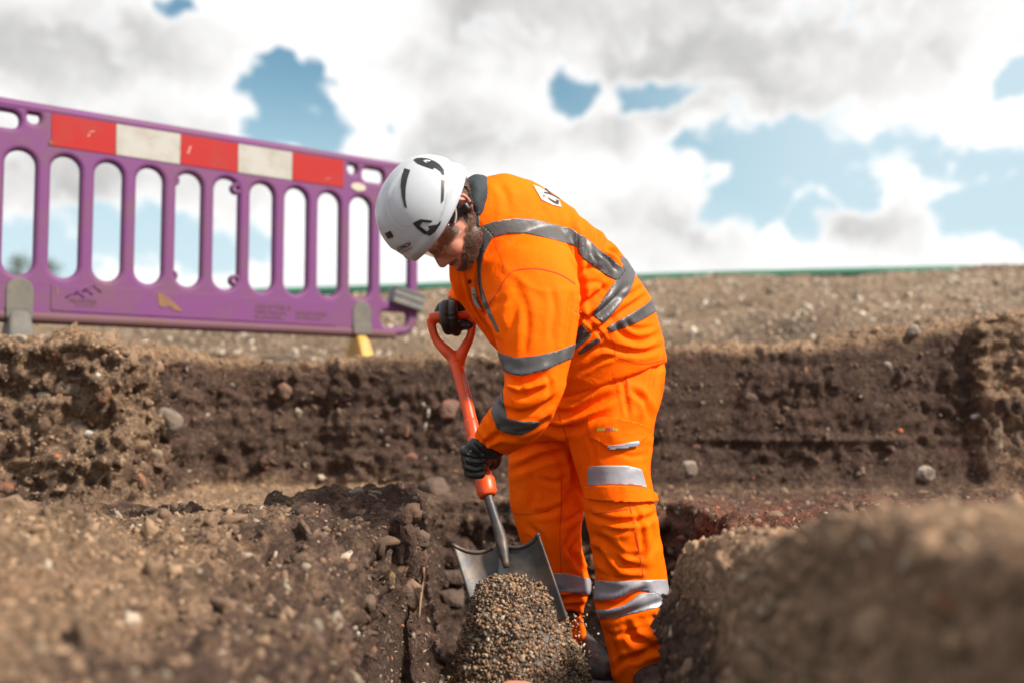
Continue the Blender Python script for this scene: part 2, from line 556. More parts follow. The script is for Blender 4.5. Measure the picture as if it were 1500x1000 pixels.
def set_color(me, C):
    a = me.color_attributes.new('Col', 'FLOAT_COLOR', 'POINT')
    C = np.asarray(C, dtype=np.float32)
    if C.shape[1] == 3: C = np.hstack([C, np.ones((len(C), 1), dtype=np.float32)])
    a.data.foreach_set('color', C.ravel())

def set_float(me, name, A):
    a = me.attributes.new(name, 'FLOAT', 'POINT'); a.data.foreach_set('value', np.asarray(A, dtype=np.float32))

rng = np.random.default_rng(7)
random.seed(7)

def ico(level):
    bm = bmesh.new(); bmesh.ops.create_icosphere(bm, subdivisions=level, radius=1.0)
    V = np.array([v.co[:] for v in bm.verts]); F = np.array([[v.index for v in f.verts] for f in bm.faces]); bm.free()
    return V, F
ICO0, ICO1, ICO2 = ico(1), ico(2), ico(3)

def rand_rot(n):
    q = rng.normal(size=(n, 4)); q /= np.linalg.norm(q, axis=1)[:, None]
    w, x, y, z = q.T
    return np.stack([1 - 2 * (y * y + z * z), 2 * (x * y - z * w), 2 * (x * z + y * w), 2 * (x * y + z * w), 1 - 2 * (x * x + z * z), 2 * (y * z - x * w),
                     2 * (x * z - y * w), 2 * (y * z + x * w), 1 - 2 * (x * x + y * y)], 1).reshape(n, 3, 3)

def scatter(pts, size, colors, base, rough=0.25, flat=(1.0, 0.8, 0.6), nvar=10):
    """many small lumps as one mesh: returns V, F, C"""
    BV, BF = base; n = len(pts); m = len(BV)
    var = []
    for k in range(nvar):
        q = BV * (1 + rough * perlin(BV * 1.3 + k * 7.7, k)[:, None] * 1.6 + rough * 0.4 * rng.normal(size=(m, 1)))
        var.append(q)
    var = np.array(var)
    B = var[rng.integers(0, nvar, n)]
    sc = np.array(flat)[None, :] * (1 + 0.25 * rng.normal(size=(n, 3))).clip(0.5, 1.6) * np.asarray(size)[:, None]
    B = B * sc[:, None, :]
    B = np.einsum('nij,nmj->nmi', rand_rot(n), B) + np.asarray(pts)[:, None, :]
    F = (BF[None] + (np.arange(n) * m)[:, None, None]).reshape(-1, 3)
    C = np.repeat(np.asarray(colors), m, axis=0)
    return B.reshape(-1, 3), F, C

def sample_surface(V, F, n, weight=None):
    T = tris(F); a, b, c = V[T[:, 0]], V[T[:, 1]], V[T[:, 2]]
    cr = np.cross(b - a, c - a); ar = np.linalg.norm(cr, axis=1)
    w = ar if weight is None else ar * weight[T].mean(1)
    k = rng.choice(len(T), n, p=w / w.sum()); sample_surface.tri = T[k, 0]
    r1 = np.sqrt(rng.random(n))[:, None]; r2 = rng.random(n)[:, None]
    return a[k] * (1 - r1) + b[k] * r1 * (1 - r2) + c[k] * r1 * r2, cr[k] / (ar[k][:, None] + 1e-12)
# ------------------------------------------------------------------ the dug ground
def soil_mat(name, wet, dry, red, zlo, zhi, stone=0.5):
    m = bpy.data.materials.new(name); m.use_nodes = True
    nt = m.node_tree; N = nt.nodes; L = nt.links; b = N['Principled BSDF']
    b.inputs['Roughness'].default_value = 0.92; b.inputs['Specular IOR Level'].default_value = 0.25
    geo = N.new('ShaderNodeNewGeometry')
    def noise(scale, detail, rough=0.6):
        n = N.new('ShaderNodeTexNoise'); n.inputs['Scale'].default_value = scale; n.inputs['Detail'].default_value = detail
        n.inputs['Roughness'].default_value = rough; L.new(geo.outputs['Position'], n.inputs['Vector']); return n.outputs['Fac']
    def ramp(v, a, b_, lo=0.0, hi=1.0):
        n = N.new('ShaderNodeMapRange'); n.interpolation_type = 'SMOOTHSTEP'
        for k, x in zip(('From Min', 'From Max', 'To Min', 'To Max'), (a, b_, lo, hi)): n.inputs[k].default_value = x
        L.new(v, n.inputs['Value']); return n.outputs['Result']
    def mix(f, A, B):
        n = N.new('ShaderNodeMix'); n.data_type = 'RGBA'
        if isinstance(f, float): n.inputs['Factor'].default_value = f
        else: L.new(f, n.inputs['Factor'])
        for k, v in (('A', A), ('B', B)):
            if isinstance(v, tuple): n.inputs[k].default_value = (*v, 1)
            else: L.new(v, n.inputs[k])
        return n.outputs['Result']
    at = N.new('ShaderNodeAttribute'); at.attribute_name = 'dry'          # dry crust / fresh cut soil, set per place, plus sunlight painted at the right
    ar = N.new('ShaderNodeAttribute'); ar.attribute_name = 'red'
    big = noise(2.2, 5); mid = noise(11, 6); fine = noise(60, 6, 0.7); grit = noise(190, 3, 0.6)
    dmask = N.new('ShaderNodeMath'); dmask.operation = 'MULTIPLY_ADD'
    L.new(ramp(mid, 0.3, 0.7, -0.3, 0.3), dmask.inputs[0]); dmask.inputs[1].default_value = 1.0; L.new(at.outputs['Fac'], dmask.inputs[2])
    base = mix(ramp(dmask.outputs[0], 0.1, 0.9), wet, dry)
    rmask = N.new('ShaderNodeMath'); rmask.operation = 'MULTIPLY'
    L.new(ar.outputs['Fac'], rmask.inputs[0]); L.new(ramp(mid, 0.38, 0.58), rmask.inputs[1])
    base = mix(rmask.outputs[0], base, red)
    def scale_col(c, f):
        n = N.new('ShaderNodeVectorMath'); n.operation = 'SCALE'; L.new(c, n.inputs[0]); L.new(f, n.inputs['Scale']); return n.outputs[0]
    base = scale_col(base, ramp(fine, 0.3, 0.7, 0.45, 1.6))
    base = scale_col(base, ramp(big, 0.3, 0.7, 0.8, 1.2))
    base = mix(ramp(grit, 0.68, 0.76, 0.0, stone), base, (0.34, 0.28, 0.22))
    L.new(base, b.inputs['Base Color'])
    bp = N.new('ShaderNodeBump'); bp.inputs['Strength'].default_value = 1.0; bp.inputs['Distance'].default_value = 0.022
    L.new(fine, bp.inputs['Height'])
    bp2 = N.new('ShaderNodeBump'); bp2.inputs['Strength'].default_value = 0.6; bp2.inputs['Distance'].default_value = 0.007
    L.new(grit, bp2.inputs['Height']); L.new(bp.outputs['Normal'], bp2.inputs['Normal'])
    L.new(bp2.outputs['Normal'], b.inputs['Normal'])
    return m

WET, DRY, RED = (0.074, 0.045, 0.034), (0.245, 0.160, 0.100), (0.140, 0.052, 0.034)
M_soil = soil_mat('soil', WET, DRY, RED, 0.45, 1.05)
M_bank = soil_mat('gravelly_soil', (0.105, 0.072, 0.050), (0.215, 0.152, 0.103), RED, 1, 2, 0.8)

def n2(x, y, s, seed): 
    return perlin(np.stack([x * s, y * s, np.full_like(x, seed * 3.3)], 1), seed)

def ridge_z(x): return 1.80 + 0.040 * (x + 2.0) + 0.02 * np.sin(x * 1.3) 

def height(x, y):
    """analytic height of the site: trench floor 0, working ledge 0.45, upper ground about 1.05"""
    wx = x + 0.05 * n2(x, y, 1.7, 1) + 0.03 * n2(x, y, 5, 2)
    wy = y + 0.06 * n2(x, y, 1.5, 3) + 0.03 * n2(x, y, 5.5, 4)
    led = 0.45 + 0.02 * n2(x, y, 2.5, 5)
    # mound on the near left, sloping towards the trench
    led = led + 0.115 * sstep(-0.45, -1.05, x) * sstep(2.75, 2.0, y) + 0.035 * sstep(-0.25, -0.5, x) * sstep(3.4, 3.0, y)
    led = led + 0.10 * np.exp(-(((x + 0.36) / 0.13) ** 2 + ((y - 3.42) / 0.16) ** 2))
    # the ground falls away towards the camera beside the trench
    led = led + (0.05 * sstep(-0.95, -0.55, x) * sstep(3.5, 3.2, y) - 0.07 * sstep(2.5, 1.6, y) * sstep(-0.9, -0.45, x)) * (x < 0.1)
    # heap on the near right
    hz = 0.525 + 0.165 * np.clip((2.08 - y) / 0.95, 0, 1.05) + 0.03 * sstep(0.4, 1.1, x)
    hm = sstep(2.42, 2.05, wy) * sstep(0.29, 0.42, wx)
    led = led + (hz - led) * hm
    # the trench
    xr = 0.60 - 0.29 * sstep(2.75, 2.15, y)
    tr = sstep(-0.30, -0.265, wx) * sstep(xr + 0.035, xr - 0.035, wx) * sstep(3.82, 3.75, wy)
    tr_floor = 0.0 + 0.02 * n2(x, y, 4, 6)
    z = led + (tr_floor - led) * tr
    # upper ground behind, its left and right ends stepping towards the camera
    yf = 4.30 - 0.72 * sstep(-1.28, -1.42, x) - 0.07 * sstep(1.97, 2.04, x)
    up = sstep(-0.02, 0.035, wy - yf)
    zu = 1.02 + 0.035 * x + 0.09 * sstep(-1.2, -1.6, x) + 0.10 * sstep(1.2, 2.2, x) + 0.02 * n2(x, y, 2, 7)
    zu = zu + np.maximum(0, y - 5.5) * 0.10
    return z + (zu - z) * up

def build_ground():
    x0, x1, y0, y1, st = -3.3, 3.5, 0.02, 5.75, 0.02
    xs = np.arange(x0, x1 + 1e-6, st); ys = np.arange(y0, y1 + 1e-6, st)
    X, Y = np.meshgrid(xs, ys); nx, ny = len(xs), len(ys)
    Z = height(X.ravel(), Y.ravel())
    top = np.stack([X.ravel(), Y.ravel(), Z], 1)
    i = np.arange(nx * ny).reshape(ny, nx)
    F = np.stack([i[:-1, :-1], i[:-1, 1:], i[1:, 1:], i[1:, :-1]], -1).reshape(-1, 4)
    bot = top.copy(); bot[:, 2] = -0.3
    nb = len(top)
    Fb = F[:, ::-1] + nb
    sides = []
    for line in (i[0], i[-1][::-1], i[:, -1], i[:, 0][::-1]):
        sides.append(np.stack([line[1:], line[:-1], line[:-1] + nb, line[1:] + nb], 1))
    V = np.vstack([top, bot]); F = np.vstack([F, Fb] + sides)
    V, F = remesh(V, F, 0.0125, 1, 0.5)
    # drop the underside
    keep = (V[F][:, :, 2].max(1) > -0.24)
    F = F[keep]
    used = np.unique(F); mp = np.full(len(V), -1); mp[used] = np.arange(len(used)); V = V[used]; F = mp[F]
    N = normals(V, F); Ns = lap(N, F, 4, 0.5); Ns /= np.linalg.norm(Ns, axis=1)[:, None] + 1e-9
    wall = 1 - np.abs(Ns[:, 2]).clip(0, 1)
    d = np.zeros(len(V))
    d += 0.030 * perlin(V * 3.1, 11)
    d += 0.026 * perlin(V * 7.3, 12)
    bil = np.abs(perlin(V * 12.7, 13)); d -= 0.030 * (bil - 0.22)
    d += 0.020 * perlin(V * 26.0, 14)
    bil2 = np.abs(perlin(V * 38.0, 15)); d -= 0.022 * (bil2 - 0.2)
    # scrape marks of the digger bucket run level along the cut faces
    q = V * np.array((1.2, 1.2, 17.0)); d += wall * 0.026 * perlin(q, 16)
    smooth_face = sstep(0.02, 0.28, perlin(V * np.array((1.5, 1.5, 4.0)), 17)) * wall      # clay smeared flat by the bucket
    clump = sstep(-0.25, 0.25, perlin(V * 2.1, 18))
    d += (0.15 + 0.85 * clump) * (0.026 * (0.45 - worley(V * 12.0, 3)) + 0.026 * (0.45 - worley(V * 26.0, 4)))
    back = sstep(4.0, 4.15, V[:, 1]) * sstep(-1.25, -1.1, V[:, 0]) * wall                      # flat face cut by the bucket
    d *= 1 - 0.12 * back
    for zz_, x0_, x1_, a_ in ((0.655, 0.75, 1.75, 0.014), (0.565, 1.0, 1.95, 0.010), (0.60, -1.1, -0.5, 0.012), (0.80, -0.6, 0.1, 0.008), (0.72, -1.0, -0.2, 0.007)):
        d += back * a_ * np.exp(-((V[:, 2] - zz_ - 0.004 * np.sin(V[:, 0] * 5)) / 0.009) ** 2) * sstep(x0_, x0_ + 0.15, V[:, 0]) * sstep(x1_, x1_ - 0.15, V[:, 0])
    lb = sstep(-1.15, -1.35, V[:, 0]) * sstep(4.3, 4.0, V[:, 1]) * sstep(3.0, 3.3, V[:, 1])     # rubble fill exposed in the left cut
    d += lb * (0.035 * perlin(V * 9, 23) + 0.05 * (0.4 - worley(V * 15.0, 6)) + 0.03 * (0.4 - worley(V * 31.0, 7)))
    d *= (1 - 0.75 * smooth_face * (1 - lb))
    nl = sstep(-0.24, -0.4, V[:, 0]) * sstep(3.4, 3.1, V[:, 1])
    d += nl * (0.045 * perlin(V * 4.3, 24) + 0.030 * perlin(V * 9.5, 25) + 0.045 * (0.42 - worley(V * 8.0, 8)) + 0.03 * (0.42 - worley(V * 18.0, 9)))
    flat_ledge = sstep(3.2, 3.5, V[:, 1]) * sstep(0.6, 0.5, V[:, 2]) * sstep(0.3, 0.4, V[:, 2]) * (1 - wall)
    d *= (1 - 0.55 * flat_ledge)
    d *= 1 - 0.5 * sstep(0.2, 0.4, V[:, 0]) * sstep(2.2, 1.6, V[:, 1])
    V = V + Ns * d[:, None]
    o = mk('ground', V, F, M_soil); tag(o, kind='structure')
    dry = sstep(0.25, 0.8, 0.2 + Ns[:, 2] * 0.0 + 0.5 * perlin(V * 1.7, 21) + 0.25)
    topz = height(V[:, 0], V[:, 1])
    lvl = sstep(0.95, 1.04, V[:, 2] - 0.03 * V[:, 0] - 0.07 * sstep(1.2, 2.2, V[:, 0]) - 0.05 * sstep(-1.2, -1.6, V[:, 0]))                                   # sun dried crust of the upper ground
    near = (0.35 + 0.65 * sstep(3.1, 1.7, V[:, 1])) * sstep(3.4, 3.1, V[:, 1]) * sstep(0.33, 0.47, V[:, 2])        # loose dry spoil thrown up beside the trench
    leftblk = sstep(-1.15, -1.45, V[:, 0]) * sstep(4.1, 3.9, V[:, 1]) * sstep(0.35, 0.6, V[:, 2])
    ledg = flat_ledge * (0.25 + 0.75 * sstep(-0.25, -0.6, V[:, 0]))
    slope = sstep(-0.72, -0.40, V[:, 0]) * sstep(0.0, -0.2, V[:, 0]) * sstep(3.45, 3.2, V[:, 1])          # darker strip along the left trench edge
    near = near * (1 - 0.75 * slope)
    rend_lit = 0.45 * sstep(1.95, 2.02, V[:, 0]) * sstep(3.6, 3.8, V[:, 1])  # right end painted paler, standing in for light on a face in shadow
    dry_lit = np.clip(0.10 * dry + np.maximum.reduce([0.8 * lvl, rend_lit, (0.86 + 0.14 * sstep(0.2, 0.4, V[:, 0])) * near, 0.50 * leftblk, ledg]), 0, 1)  # includes sunlight painted as extra paleness on the right heap and right end
    set_float(o.data, 'dry', dry_lit)
    rd = sstep(0.35, 0.75, V[:, 0]) * sstep(2.3, 2.6, V[:, 1]) * sstep(4.2, 3.6, V[:, 1]) + 0.15 * sstep(0.1, 0.35, perlin(V * 2.3, 22))
    set_float(o.data, 'red', np.clip(rd, 0, 1))
    return o, V, F, Ns, dry_lit

G_obj, GV, GF, GN, GDRY_LIT = build_ground()
G_bvh = BVHTree.FromPolygons([tuple(v) for v in GV], GF.tolist())
def ground_at(x, y, zfrom=3.0):
    h, n, i, r = G_bvh.ray_cast(Vector((x, y, zfrom)), Vector((0, 0, -1)))
    return h.z if h is not None else 0.0

def build_bank():
    xs = np.arange(-11, 11.01, 0.045); ys = np.concatenate([np.arange(5.55, 9.8, 0.03), np.arange(9.8, 13, 0.12)])
    X, Y = np.meshgrid(xs, ys); x, y = X.ravel(), Y.ravel()
    zr = ridge_z(x)
    z0 = 1.02 + 0.035 * x + 0.14 * sstep(1.2, 2.2, x) + 0.02
    t = (y - 5.6) / (9.3 - 5.6)
    z = z0 + (zr - z0) * np.clip(t, -0.1, 1)
    z = np.where(y > 9.3, zr + 0.055 * np.clip((y - 9.3) / 0.5, 0, 1) - np.maximum(0, y - 10.2) * 0.55, z)
    p = np.stack([x, y, z], 1)
    z = z + 0.05 * perlin(p * 1.4, 31) + 0.03 * perlin(p * 4.5, 32) + 0.03 * np.abs(perlin(p * 11, 33)) + 0.018 * perlin(p * 24, 34)
    z = np.where(y < 5.7, z - 0.06 * (5.7 - y) / 0.15, z)
    V = np.stack([x, y, z], 1); nx, ny = len(xs), len(ys)
    i = np.arange(nx * ny).reshape(ny, nx)
    F = np.stack([i[:-1, :-1], i[:-1, 1:], i[1:, 1:], i[1:, :-1]], -1).reshape(-1, 4)
    o = mk('bank', V, F, M_bank); tag(o, kind='structure')
    set_float(o.data, 'dry', np.clip(0.65 + 0.5 * perlin(V * 1.1, 35), 0, 1)); set_float(o.data, 'red', np.zeros(len(V)))
    return V, F
BV_, BF_ = build_bank()

def build_plain():
    # the rest of the site: level ground round the dig, out to the horizon
    def sheet(name, x0, x1, y0, y1, z, n):
        xs = np.linspace(x0, x1, n); ys = np.linspace(y0, y1, n); X, Y = np.meshgrid(xs, ys)
        V = np.stack([X.ravel(), Y.ravel(), z + 0.03 * perlin(np.stack([X.ravel() * .7, Y.ravel() * .7, X.ravel() * 0], 1), 41)], 1)
        i = np.arange(n * n).reshape(n, n); F = np.stack([i[:-1, :-1], i[:-1, 1:], i[1:, 1:], i[1:, :-1]], -1).reshape(-1, 4)
        o = mk(name, V, F, M_bank); tag(o, kind='structure')
        set_float(o.data, 'dry', np.full(len(V), 0.8)); set_float(o.data, 'red', np.zeros(len(V)))
    sheet('site_ground', -700, 700, 12.4, 1400, 0.35, 60)
    sheet('working_ledge', -9, 9, -9, 0.10, 0.38, 40)
build_plain()

# loose clods and grit on the dug faces; nobody could count them
def build_clods():
    px, py, d = proj(GV)
    vis = ((px > -150) & (px < 1650) & (py > 350) & (py < 1120) & (d > 0.8)).astype(float)
    wgt = vis * (1.0 / np.clip(d, 1.4, 9)) ** 1.2 * (1 + 1.2 * (GV[:, 0] < -1.2) * (GV[:, 1] > 3.1) * (GV[:, 1] < 4.2))
    wet, dr = np.array(WET), np.array(DRY)
    def shade(n):
        k = GDRY_LIT[sample_surface.tri] + 0.25 * rng.normal(size=n)
        return (wet + (dr - wet) * np.clip(k, 0, 1)[:, None]) * (0.75 + 0.6 * rng.random((n, 1)))
    n = 42000
    pts, nn = sample_surface(GV, GF, n, wgt)
    size = 0.0032 * np.exp(rng.normal(0, 0.5, n)).clip(0.35, 3.5)
    C = shade(n)
    k = rng.random(n)
    C[k < 0.06] = np.array((0.30, 0.245, 0.185)) * (0.5 + 0.6 * rng.random((int((k < 0.06).sum()), 1)))
    C[(k > 0.10) & (k < 0.104)] = np.array((0.40, 0.36, 0.31))
    sel = (k > 0.13) & (k < 0.14); C[sel] = np.array((0.33, 0.11, 0.05))
    V1, F1, C1 = scatter(pts - nn * size[:, None] * 0.3, size * 1.5, C, ICO0, 0.3)
    n = 4200
    pts, nn = sample_surface(GV, GF, n, wgt)
    size = 0.0080 * np.exp(rng.normal(0, 0.5, n)).clip(0.5, 3.2)
    C = shade(n)
    k = rng.random(n); sel = k < 0.05
    C[sel] = np.array((0.27, 0.22, 0.17)) * (0.6 + 0.8 * rng.random((int(sel.sum()), 1)))
    V2, F2, C2 = scatter(pts - nn * size[:, None] * 0.4, size * 1.25, C, ICO1, 0.5)
    V = np.vstack([V1, V2]); F = np.vstack([F1, F2 + len(V1)]); C = np.vstack([C1, C2])
    o = mk('soil_clods', V, F, attr_mat('clod', 'Col', 0.92, bump=(220, 0.6, 0.002)), smooth=False)
    set_color(o.data, C); tag(o, 'loose brown clods and grit lying over the dug soil', 'soil', kind='stuff')
    # pebbles on the bank
    px, py, d = proj(BV_)
    wgt = ((px > -150) & (px < 1650) & (py > 330) & (BV_[:, 1] < 9.6)).astype(float)
    n = 12000
    pts, nn = sample_surface(BV_, BF_, n, wgt)
    size = 0.012 * np.exp(rng.normal(0, 0.5, n)).clip(0.4, 3.2)
    C = np.array((0.20, 0.155, 0.115)) * (0.5 + 1.1 * rng.random((n, 1)))
    k = rng.random(n); sel = k < 0.16; C[sel] = np.array((0.42, 0.37, 0.31)) * (0.7 + 0.6 * rng.random((int(sel.sum()), 1)))
    V, F, C = scatter(pts, size, C, ICO0, 0.3)
    o = mk('bank_pebbles', V, F, attr_mat('pebble', 'Col', 0.85), smooth=False)
    set_color(o.data, C); tag(o, 'scattered pebbles and lumps on the gravelly bank', 'pebbles', kind='stuff')
build_clods()
# ------------------------------------------------------------------ purple barrier on the upper ground
BA = np.array((-2.16, 4.2)); BB = np.array((-0.692, 5.31))
BT = (BB - BA) / np.linalg.norm(BB - BA); BNn = np.array((BT[1], -BT[0]))        # along the panel / towards the camera

def bar_pt(u, z, w=0.0):
    p = BA + BT * u + BNn * w
    return np.array((p[0], p[1], z))

def rounded(pts, r, n=6):
    """rounded polygon outline"""
    out = []; m = len(pts)
    for i in range(m):
        p = np.array(pts[i], float); a = np.array(pts[i - 1], float); b = np.array(pts[(i + 1) % m], float)
        ri = r[i] if isinstance(r, (list, tuple)) else r
        da = (a - p) / np.linalg.norm(a - p); db = (b - p) / np.linalg.norm(b - p)
        ri = min(ri, np.linalg.norm(a - p) * 0.499, np.linalg.norm(b - p) * 0.499)
        s, e = p + da * ri, p + db * ri
        for k in range(n + 1):
            t = k / n; out.append((1 - t) ** 2 * s + 2 * t * (1 - t) * p + t * t * e)
    return out

def plate(outlines, half, bevel, w0=0.0, bres=3):
    cu = bpy.data.curves.new('c', 'CURVE'); cu.dimensions = '2D'; cu.fill_mode = 'BOTH'
    cu.extrude = max(half - bevel, 0.0); cu.bevel_depth = bevel; cu.bevel_resolution = bres; cu.offset = -bevel
    for ol in outlines:
        s = cu.splines.new('POLY'); s.points.add(len(ol) - 1); s.use_cyclic_u = True
        for i, p in enumerate(ol): s.points[i].co = (p[0], p[1], 0, 1)
    o = bpy.data.objects.new('c', cu); col.objects.link(o)
    V, F = eval_mesh(o); bpy.data.objects.remove(o); bpy.data.curves.remove(cu)
    W = np.zeros_like(V)
    W[:, :2] = BA + V[:, 0:1] * BT + (V[:, 2:3] + w0) * BNn; W[:, 2] = V[:, 1]
    return W, F

def slot(cu, z0, z1, w):
    """upright slot with round ends"""
    r = w / 2; out = []
    for k in range(13): a = math.pi * k / 12; out.append((cu + r * math.cos(a), z1 - r + r * math.sin(a)))
    for k in range(13): a = math.pi + math.pi * k / 12; out.append((cu + r * math.cos(a), z0 + r + r * math.sin(a)))
    return out
def circ(cu, cz, r, n=20, sx=1.0): return [(cu + r * sx * math.cos(2 * math.pi * k / n), cz + r * math.sin(2 * math.pi * k / n)) for k in range(n)]

def build_barrier():
    M_pur = nodes_mat('purple_plastic', (0.135, 0.040, 0.140), 0.6, spec=0.25, noise=(5.5, 0.85, (0.125, 0.062, 0.085), 0.45, 0.72), bump=(40, 0.12, 0.002))
    M_dirt = nodes_mat('muddy_plastic', (0.13, 0.055, 0.085), 0.8, noise=(9, 0.8, (0.11, 0.06, 0.045)))
    M_red = nodes_mat('red_sheeting', (0.30, 0.006, 0.006), 0.6, spec=0.25, noise=(9, 0.55, (0.22, 0.030, 0.024), 0.50, 0.72))
    M_wht = nodes_mat('white_sheeting', (0.34, 0.335, 0.32), 0.6, spec=0.25, noise=(8, 0.7, (0.24, 0.215, 0.17), 0.46, 0.70))
    M_rub = nodes_mat('grey_rubber', (0.085, 0.085, 0.080), 0.75, noise=(18, 0.6, (0.16, 0.135, 0.105)))
    M_yel = nodes_mat('yellow_plastic', (0.50, 0.28, 0.05), 0.6, noise=(20, 0.7, (0.28, 0.18, 0.08)))
    base = bar_pt(0.877, ground_at(*bar_pt(0.877, 0)[:2]))
    r = root('site_barrier', base, 'purple plastic pedestrian barrier with a red and white striped top rail on the upper ground', 'barrier')
    ul, ur, zt, zb = -0.295, 2.05, 2.094, 1.172
    outline = rounded([(ul, zb), (ur, zb), (ur, zt - 0.02), (ur - 0.05, zt), (ul + 0.05, zt), (ul, zt - 0.02)], [0.13, 0.13, 0.10, 0.06, 0.06, 0.10], 8)
    holes = []
    for i in range(10):
        c = 0.052 + 0.1822 * i
        s = slot(c, 1.358, 1.897, 0.122)
        holes.append(s)
    for c0, c1 in ((-0.24, -0.062), (1.815, 1.99)):
        holes.append(rounded([(c0, 1.36), (c1, 1.36), (c1, 1.895), (c0, 1.895)], 0.05, 8))
        holes.append(rounded([(c0 + 0.01, 1.215), (c1 - 0.01, 1.225), (c1, 1.30), (c0, 1.30)], 0.035, 8))
    holes.append(rounded([(-0.09, 1.985), (0.042, 1.985), (0.042, 2.056), (-0.09, 2.056)], 0.035, 8))
    holes.append(rounded([(1.70, 1.985), (1.83, 1.985), (1.83, 2.056), (1.70, 2.056)], 0.035, 8))
    holes.append(circ(0.098, 2.045, 0.026)); holes.append(circ(1.640, 2.040, 0.026))
    
    V, F = plate([outline] + holes, 0.026, 0.021, bres=5)
    panel = mk('panel', V, F, M_pur, r)
    for e in panel.data.polygons: e.use_smooth = True
    # moulded lugs with a bolt hole beside two of the bars
    
    for c, z, sg in ((0.690, 1.855, 1), (0.690, 1.405, 1), (1.033, 1.855, -1), (1.033, 1.405, -1)):
        cc = c + sg * 0.018
        ring_o = circ(cc, z, 0.028, 18); ring_i = circ(cc, z, 0.010, 12)
        lv, lf = plate([ring_o, ring_i], 0.022, 0.006); mk('bolt_lug', lv, lf, M_pur, r)
    # thick moulded edge along the bottom and the rail under the strip
    V, F = tube([bar_pt(u, zb + 0.012, 0.0) for u in np.linspace(ul + 0.14, ur - 0.14, 12)], 0.030, 12, 1); mk('bottom_rail', V, F, M_dirt, r)
    V, F = tube([bar_pt(u, zt - 0.006, 0.0) for u in np.linspace(ul + 0.07, ur - 0.07, 12)], 0.029, 12, 1); mk('top_rail', V, F, M_pur, r)
    # recessed lettering panel
    V, F = plate([rounded([(0.185, 1.212), (1.555, 1.205), (1.555, 1.328), (0.185, 1.330)], 0.01, 2)], 0.004, 0.002, 0.026); lp = mk('lettering_panel', V, F, M_pur, r)
    def emboss(txt, u0, u1, z0, z1, shear=0.0):
        T, Ft = text_mesh(txt, 0.01)
        return np.array([bar_pt(u0 + (u1 - u0) * p[0], z0 + (z1 - z0) * p[1], 0.0335) for p in T]), [tuple(f) for f in Ft.tolist()]
    let = [emboss('FRONTIER', 0.262, 0.376, 1.252, 1.272), emboss('FENCING & SITE', 0.285, 0.372, 1.238, 1.247)]
    let += [emboss('CHAPTER 8', 1.115, 1.30, 1.278, 1.298), emboss('RED BOOK', 1.115, 1.28, 1.252, 1.27), emboss('BARRIER', 1.115, 1.26, 1.228, 1.244)]
    let += [emboss('MANUFACTURED', 1.33, 1.50, 1.258, 1.275), emboss('IN ENGLAND', 1.33, 1.47, 1.235, 1.25)]
    Vl, Fl = join(let); mk('lettering', Vl, Fl, M_dirt, lp, smooth=False)['kind'] = 'stuff'
    zig = []
    for k in range(3):
        a = np.array((0.245 + 0.035 * k, 1.272 + 0.015 * k)); b = a + np.array((0.042, 0.034)) * (1 if k % 2 == 0 else 1)
        c = b + np.array((0.034, -0.030))
        for p, q in ((a, b), (b, c)):
            zv, zf = tube([bar_pt(p[0], p[1], 0.032), bar_pt(q[0], q[1], 0.032)], 0.0035, 6, 1); zig.append((zv, zf))
    Vz, Fz = join(zig); mk('emblem', Vz, Fz, M_pur, lp)['kind'] = 'stuff'
    # striped reflective sheeting in the top rail
    us = (0.168, 0.44, 0.732, 1.013, 1.297, 1.586)
    for i in range(5):
        V, F = plate([[(us[i] + 0.001, 1.932), (us[i + 1] - 0.001, 1.931), (us[i + 1] - 0.001, 2.074), (us[i] + 0.001, 2.074)]], 0.003, 0.001, 0.0265, 1)
        o = mk('stripe', V, F, M_red if i % 2 == 0 else M_wht, r, smooth=False)
        o['label'] = 'red reflective stripe' if i % 2 == 0 else 'white reflective stripe'
    # dried mud and scuffs
    M_mud = nodes_mat('dried_mud', (0.20, 0.105, 0.05), 0.9, noise=(40, 0.7, (0.13, 0.07, 0.06)))
    for poly in ([(0.640, 1.318), (0.665, 1.316), (0.700, 1.290), (0.735, 1.262), (0.760, 1.236), (0.720, 1.240), (0.690, 1.262), (0.668, 1.250), (0.645, 1.262)], [(0.160, 1.950), (0.170, 1.956), (0.172, 1.938), (0.163, 1.930)], [(0.205, 1.318), (0.212, 1.320), (0.214, 1.285), (0.206, 1.282)]):
        V, F = plate([rounded(poly, 0.008, 2)], 0.0020, 0.0005, 0.0305, 1); mk('mud_smear', V, F, M_mud, r, smooth=False)
    M_scuff = nodes_mat('scuff', (0.50, 0.36, 0.33), 0.8)
    for u, z, w_, h_ in ((0.325, 2.015, 0.020, 0.004), (0.318, 1.995, 0.006, 0.010), (0.765, 1.985, 0.006, 0.040), (0.58, 2.03, 0.05, 0.003), (1.18, 1.99, 0.004, 0.045), (1.48, 1.96, 0.03, 0.003)):
        V, F = plate([[(u, z), (u + w_, z + 0.35 * w_), (u + w_ + 0.25 * h_, z + h_ + 0.3 * w_), (u + 0.3 * h_, z + h_)]], 0.0012, 0.0003, 0.0300, 1); mk('scuff', V, F, M_scuff, r, smooth=False)
    # oval maker's plate
    V, F = plate([circ(1.672, 1.945, 0.022, 24, 2.0)], 0.004, 0.002, 0.027); pl = mk('name_plate', V, F, nodes_mat('cream_plate', (0.42, 0.36, 0.30), 0.6), r)
